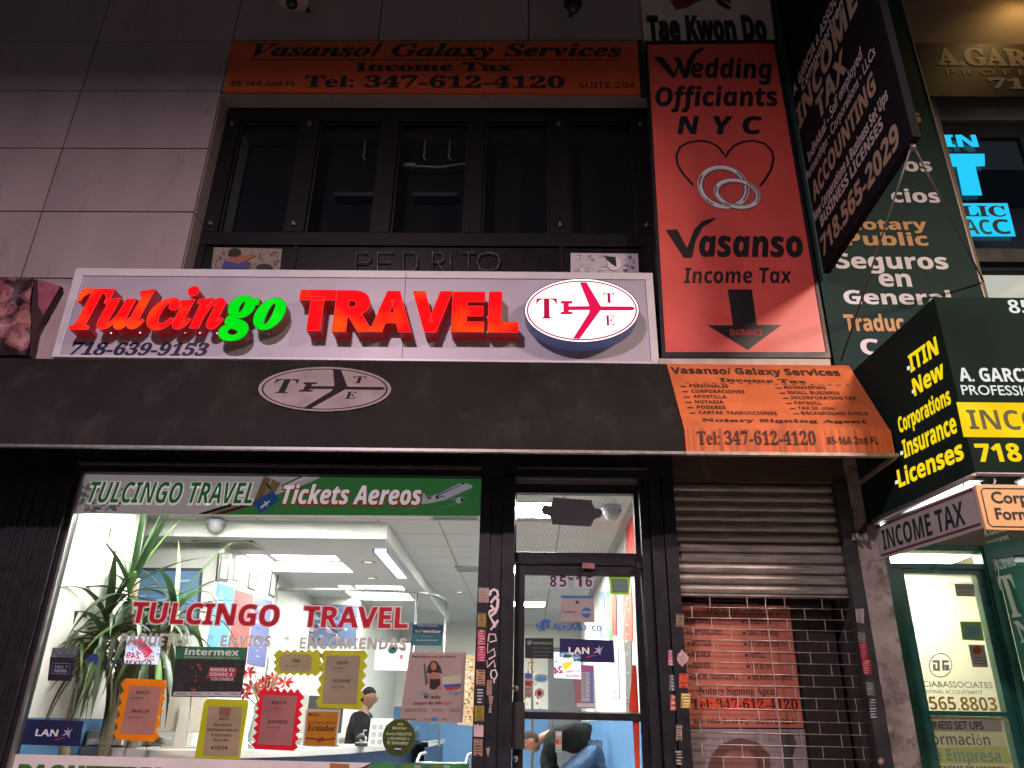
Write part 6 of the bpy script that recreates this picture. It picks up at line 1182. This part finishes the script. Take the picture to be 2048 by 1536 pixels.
# hanging signs
HPL = Pl((bx0+.004, by, 0), (-(abs(by)-.05), -(bx0-2.615), 0)); hm = mat('greyish board', (.36, .34, .33), .5, .06, 4)
def art(b, pl):
    write(b, pl, 'INCOME TAX', 'sans', *K8((352, 1482), (803, 1338), (343, 1372)), M('1c2a28'), .003, bold=.0)
    band(b, pl, K8((305, 1360), (835, 1150), (880, 1338), (335, 1512)), 2, M('5a3038'), .002, True)
hs = sign('sign', 'greyish hanging income tax board under the side of the green box', 'sign', HPL, K8((288, 1345), (848, 1128), (893, 1358), (318, 1536)), .02, hm, art)
def hook(pl, q0, q1, par):
    a, c = pl.at(q0, -.01), pl.at(q1, -.01); m_ = (a+c)/2; B().tube([a, a+(m_-a)*.5+Vector((.012, .012, 0)), m_, m_+(c-m_)*.5-Vector((.012, .012, 0)), c], .006, steel).obj('hook', None, par)
for q0, q1 in (((520, 1205), (524, 1248)), ((786, 1103), (792, 1143)), ((315, 1300), (318, 1335))): hook(HPL, *K8(q0, q1), hs)
HF = PY(by+.0)
def art(b, pl):
    k = M('1c2622'); write(b, pl, 'Corporation', 'sanr' if 0 else 'plain', *K8((945, 1222), (1425, 1228), (940, 1160)), k, .003, bold=.02); write(b, pl, 'Formation', 'plain', *K8((968, 1312), (1345, 1318), (960, 1250)), k, .003, bold=.02)
    band(b, pl, K8((884, 1156), (896, 1143), (1900, 1152), (1940, 1370), (945, 1352), (925, 1335)), 2.4, k, .002, True)
hs = sign('sign', 'peach coloured hanging board under the front of the green box', 'sign', HF, K8((851, 1120), (1900, 1134), (1950, 1386), (912, 1368)), .02, mat('peach board', (.72, .42, .20), .5, .05, 4), art)
for q0, q1 in (((956, 1090), (960, 1132)), ((1400, 1096), (1404, 1138))): hook(HF, *K8(q0, q1), hs)
# office front: door and slanting window
KL = CV(3.098, 1700, 1040); GY = .30; gd = thing('door', 'dark green framed glass door of the accountants office', 'door', (3.2, GY, .1)); gl = PY(GY); gpaint = mat('green gloss paint', (.018, .095, .075), .3, .25, 6, dirt=((.08, .14, .13), 9, .66))
b = B(); a0, a1, g0, g1 = 2.84, 3.55, 2.93, 3.485
b.box(a0, g0, GY-.02, GY+.06, .1, 2.43); b.box(g1, a1, GY-.02, GY+.06, .1, 2.43); b.box(g0, g1, GY-.02, GY+.06, 2.4, 2.43); b.box(g0, g1, GY-.018, GY+.06, 1.38, 1.412); b.box(g0, g1, GY-.02, GY+.06, .1, .3); b.obj('leaf', gpaint, gd, .003)
B().box(g0, g1, GY+.02, GY+.026, .3, 1.38).obj('lower_pane', glass, gd); B().box(g0, g1, GY+.02, GY+.026, 1.412, 2.4).obj('upper_pane', glass, gd)
of2 = thing('shopfront', 'dark green timber front of the accountants office', 'shopfront', (3.2, GY, 0)); b = B(); b.box(2.67, 2.835, GY-.04, GY+.1, 0, 2.62); b.box(3.552, 3.60, GY-.04, GY+.1, 0, 2.62); b.box(2.835, 3.552, GY-.04, GY+.1, 2.435, 2.475); b.box(2.835, 3.552, GY-.04, GY+.1, 2.575, 2.62); b.obj('frame', gpaint, of2, .003); B().box(2.835, 3.552, GY+.02, GY+.026, 2.475, 2.575).obj('transom_pane', glass, of2)
orm = thing('room', 'warm lit hall behind the green office door', 'shop interior', (3.3, 1, 0)); orm['kind'] = 'structure'; b = B(); yw = mat('warm white wall', (.78, .75, .60), .7, .03, 2)
b.box(2.7, 5.5, 1.5, 1.55, 0, 2.75, yw); b.box(2.66, 2.7, .41, 1.5, 0, 2.75, yw); b.box(2.7, 5.5, .41, 1.5, 2.7, 2.75, yw); b.box(2.7, 5.5, .41, 1.5, -.02, .02, tile); b.box(5.5, 5.55, .41, 1.5, 0, 2.75, yw); b.obj('wall', None, orm)
t = thing('ceiling_light', 'ceiling light in the hall behind the green door', 'ceiling light', (3.3, .9, 2.68)); B().box(2.9, 3.8, .65, 1.2, 2.66, 2.69).obj('diffuser', glow('hall light', (1, .96, .78), 26), t); B().box(2.86, 3.84, .62, .645, 2.65, 2.695).obj('frame', whitealu, t)
GPn = PY(GY+.016); o = B(); gk = mat('grey vinyl', (.28, .28, .26), .5); go = mat('gold vinyl', (.42, .24, .03), .45)
write(o, GPn, 'CIA&ASSOCIATES', 'plain', *KL((455, 1033), (886, 1042), (455, 996)), gk, 0, bold=.01); write(o, GPn, 'ESSIONAL ACCOUNTANTS', 'plain', *KL((450, 1072), (820, 1080), (452, 1050)), gk, 0, bold=.01); write(o, GPn, '.565.8803', 'sans', *KL((476, 1175), (918, 1182), (476, 1092)), go, 0)
band(o, GPn, KL(*ell(561, 900, 70, 73, 40, 10)), 2, gk, 0, True)
for pts in (((510, 868), (556, 868), (556, 884), (512, 884)), ((568, 868), (612, 870), (612, 884), (570, 884)), ((512, 892), (530, 892), (532, 934), (516, 934)), ((540, 884), (556, 884), (558, 936), (542, 936)), ((532, 920), (542, 920), (542, 934), (532, 934)), ((570, 884), (584, 884), (588, 932), (573, 934)), ((586, 896), (614, 896), (618, 932), (590, 934))): ink(o, GPn, KL(*pts), gk, .0004)
tag(o.obj('window_lettering'), 'grey and gold accountants lettering with a round monogram on the green door', 'lettering')
def art(b, pl):
    ink(b, pl, KL((480, 1245), (935, 1240), (942, 1312), (488, 1308)), M('8a8878'), .001); write(b, pl, 'SINESS SET UPS', 'plain', *KL((492, 1292), (828, 1297), (490, 1244)), ink_black, .002, bold=.015); write(b, pl, 'ormación', 'sans', *KL((514, 1392), (872, 1397), (512, 1318)), M('6a6c64'), .002)
    ink(b, pl, KL((505, 1410), (968, 1400), (1010, 1510), (525, 1505)), M('a4b868'), .001); write(b, pl, 'e Empresa', 'sans', *KL((532, 1490), (940, 1500), (530, 1416)), M('7a9080'), .002); write(b, pl, 'CENCIAS DE LICORES', 'sans', *KL((532, 1556), (960, 1562), (530, 1522)), ink_black, .002)
sign('poster', 'cream and green business poster on the lower glass of the green door', 'poster', GPn, KL((478, 1212), (942, 1222), (1020, 1600), (520, 1600)), .001, mat('cream poster', (.62, .62, .45), .5, .05, 6, trans=.55), art)
def art(b, pl): ink(b, pl, KL((660, 432), (765, 432), (768, 462), (668, 462)), M('b8b0a0'), .001); [ink(b, pl, KL((672, 440+k*8), (755, 440+k*8), (756, 443+k*8), (673, 443+k*8)), M('6a645a'), .002) for k in range(2)]
sign('sticker', 'grey label high on the glass of the green door', 'sticker', GPn, KL((648, 395), (768, 396), (776, 474), (660, 472)), .001, mat('grey label', (.32, .30, .25), .5, trans=.3), art)
sign('permit', 'green framed permit on the glass of the green door', 'permit', GPn, KL((680, 628), (812, 632), (832, 748), (698, 742)), .001, M('78b82c'), lambda b, pl: (ink(b, pl, KL((700, 648), (800, 650), (815, 732), (712, 730)), M('7a9a94'), .001), [ink(b, pl, KL((715, 664+k*15), (798, 665+k*15), (799, 669+k*15), (716, 668+k*15)), M('4c6c68'), .002) for k in range(4)]))
sign('sticker', 'grey notice with a round red seal on the green door', 'sticker', GPn, KL((733, 772), (832, 775), (857, 914), (760, 910)), .001, M('9c988c'), lambda b, pl: (ink(b, pl, KL(*ell(787, 806, 26, 28, 24)), M('a04030'), .001), [ink(b, pl, KL((768, 850+k*18), (840, 851+k*18), (841, 855+k*18), (769, 854+k*18)), M('5a564e'), .001) for k in range(3)]))
dirv = Vector((.62, -.78, 0)); p0 = Vector((3.57, GY-.07, 0))
dw = thing('display_window', 'slanting green display window with pale lettering at the far right', 'window', (3.9, 0, 0)); b = B(); nv = Vector((.78, .62, 0))
def sb(u0, u1, z0, z1, d0, d1, m): b.prism([p0+dirv*u0+nv*d0+Vector((0, 0, z0)), p0+dirv*u1+nv*d0+Vector((0, 0, z0)), p0+dirv*u1+nv*d0+Vector((0, 0, z1)), p0+dirv*u0+nv*d0+Vector((0, 0, z1))], nv*(d1-d0), m)
sb(0, .035, .02, 2.62, -.03, .05, gpaint); sb(1.1, 1.2, .02, 2.62, -.03, .05, gpaint); sb(.035, 1.1, 2.5, 2.62, -.03, .05, gpaint); sb(.035, 1.1, .02, .5, -.03, .05, gpaint); b.obj('frame', None, dw)
b = B(); sb(.035, 1.1, .5, 2.5, .01, .016, None); b.obj('pane', glass, dw); b = B(); sb(.035, 1.1, .5, 2.5, .06, .08, mat('green display back', (.07, .36, .26), .5, .15, 5)); b.obj('backing', None, dw)
b = B(); wv = M('dce6dc'); lp = Pl(p0+nv*.004, (-.78, -.62, 0))
for s, L, R, T in (('A.GARCIA', (838, 105), (1000, 58), (832, 62)), ('ASSOCIATES', (850, 172), (992, 128), (842, 135)), ('INCOME', (888, 322), (1030, 280), (866, 232)), ('T', (985, 605), (1080, 590), (925, 350)), ('N', (1060, 760), (1160, 740), (1035, 625))): write(b, lp, s, 'serif' if len(s) == 1 else 'sans', *KL(L, R, T), wv, .002, bold=.01)
b.obj('lettering', None, dw)
# ================================================================== NEIGHBOUR AT THE LEFT EDGE
t = thing('rose_banner', 'dusky pink rose printed banner hanging at the left edge beside the lit sign', 'banner', (-4.7, -.15, 4.0)); RP = PY(-.13); KR = CV(2.926, 0, 500)
q = [RP.at(p) for p in KR((-160, 165), (218, 172), (355, 210), (212, 470), (180, 625), (-160, 625))]
B().prism(q, (0, .05, 0)).obj('panel', M('3a2226'), t)
def rosemat():
    m = bpy.data.materials.new('rose print'); m.use_nodes = True; T = m.node_tree; N = T.nodes; L = T.links; bs = N['Principled BSDF']; bs.inputs['Roughness'].default_value = .55
    g = N.new('ShaderNodeNewGeometry'); n1 = N.new('ShaderNodeTexNoise'); n1.inputs['Scale'].default_value = 3.2; n1.inputs['Detail'].default_value = 3; L.new(g.outputs['Position'], n1.inputs['Vector'])
    ad = N.new('ShaderNodeVectorMath'); ad.operation = 'MULTIPLY_ADD'; L.new(n1.outputs['Color'], ad.inputs[0]); ad.inputs[1].default_value = (.55, .55, .55); L.new(g.outputs['Position'], ad.inputs[2])
    vo = N.new('ShaderNodeTexVoronoi'); vo.inputs['Scale'].default_value = 4.6; L.new(ad.outputs[0], vo.inputs['Vector'])
    n2 = N.new('ShaderNodeTexNoise'); n2.inputs['Scale'].default_value = 16; n2.inputs['Detail'].default_value = 6; L.new(ad.outputs[0], n2.inputs['Vector'])
    mm = N.new('ShaderNodeMath'); mm.operation = 'MULTIPLY_ADD'; L.new(n2.outputs[0], mm.inputs[0]); mm.inputs[1].default_value = .55; L.new(vo.outputs['Distance'], mm.inputs[2])
    r = N.new('ShaderNodeValToRGB'); L.new(mm.outputs[0], r.inputs[0]); e = r.color_ramp.elements; e[0].position = .28; e[0].color = (.46, .24, .19, 1); e[1].position = .95; e[1].color = (.02, .006, .008, 1)
    for p, c in ((.45, (.36, .15, .14, 1)), (.58, (.40, .19, .17, 1)), (.68, (.17, .05, .06, 1)), (.8, (.30, .10, .13, 1))): q = e.new(p); q.color = c
    L.new(r.outputs[0], bs.inputs['Base Color']); return m
b = B(); n = 22; vs = []
for i in range(n+1):
    for j in range(n+1):
        u, v = i/n, j/n; x0, x1 = -160+0*v, 205-25*v; x, y = x0+(x1-x0)*u, 172+450*v; p = RP.at(KR((x, y))[0]); d = .02+.035*abs(math.sin(u*7+v*3)*math.cos(v*6-u*2)); p.y -= d; vs.append(p)
b.add(vs, [(i*(n+1)+j, (i+1)*(n+1)+j, (i+1)*(n+1)+j+1, i*(n+1)+j+1) for i in range(n) for j in range(n)], rosemat(), True)
b.poly([RP.at(q, .004) for q in KR((219, 173), (354, 211), (255, 380), (225, 330))], mat('rose corner', (.30, .07, .11), .6, .3, 9)); b.obj('print', None, t)
struct(slab(PY(-.05), KR((-160, 190), (415, 194), (330, 640), (-160, 640)), .04, mat('pinkish end wall', (.42, .32, .32), .8, .1, 5), 'wall_strip'))
bpy.data.objects.remove(_tobj); bpy.data.curves.remove(_tcur)
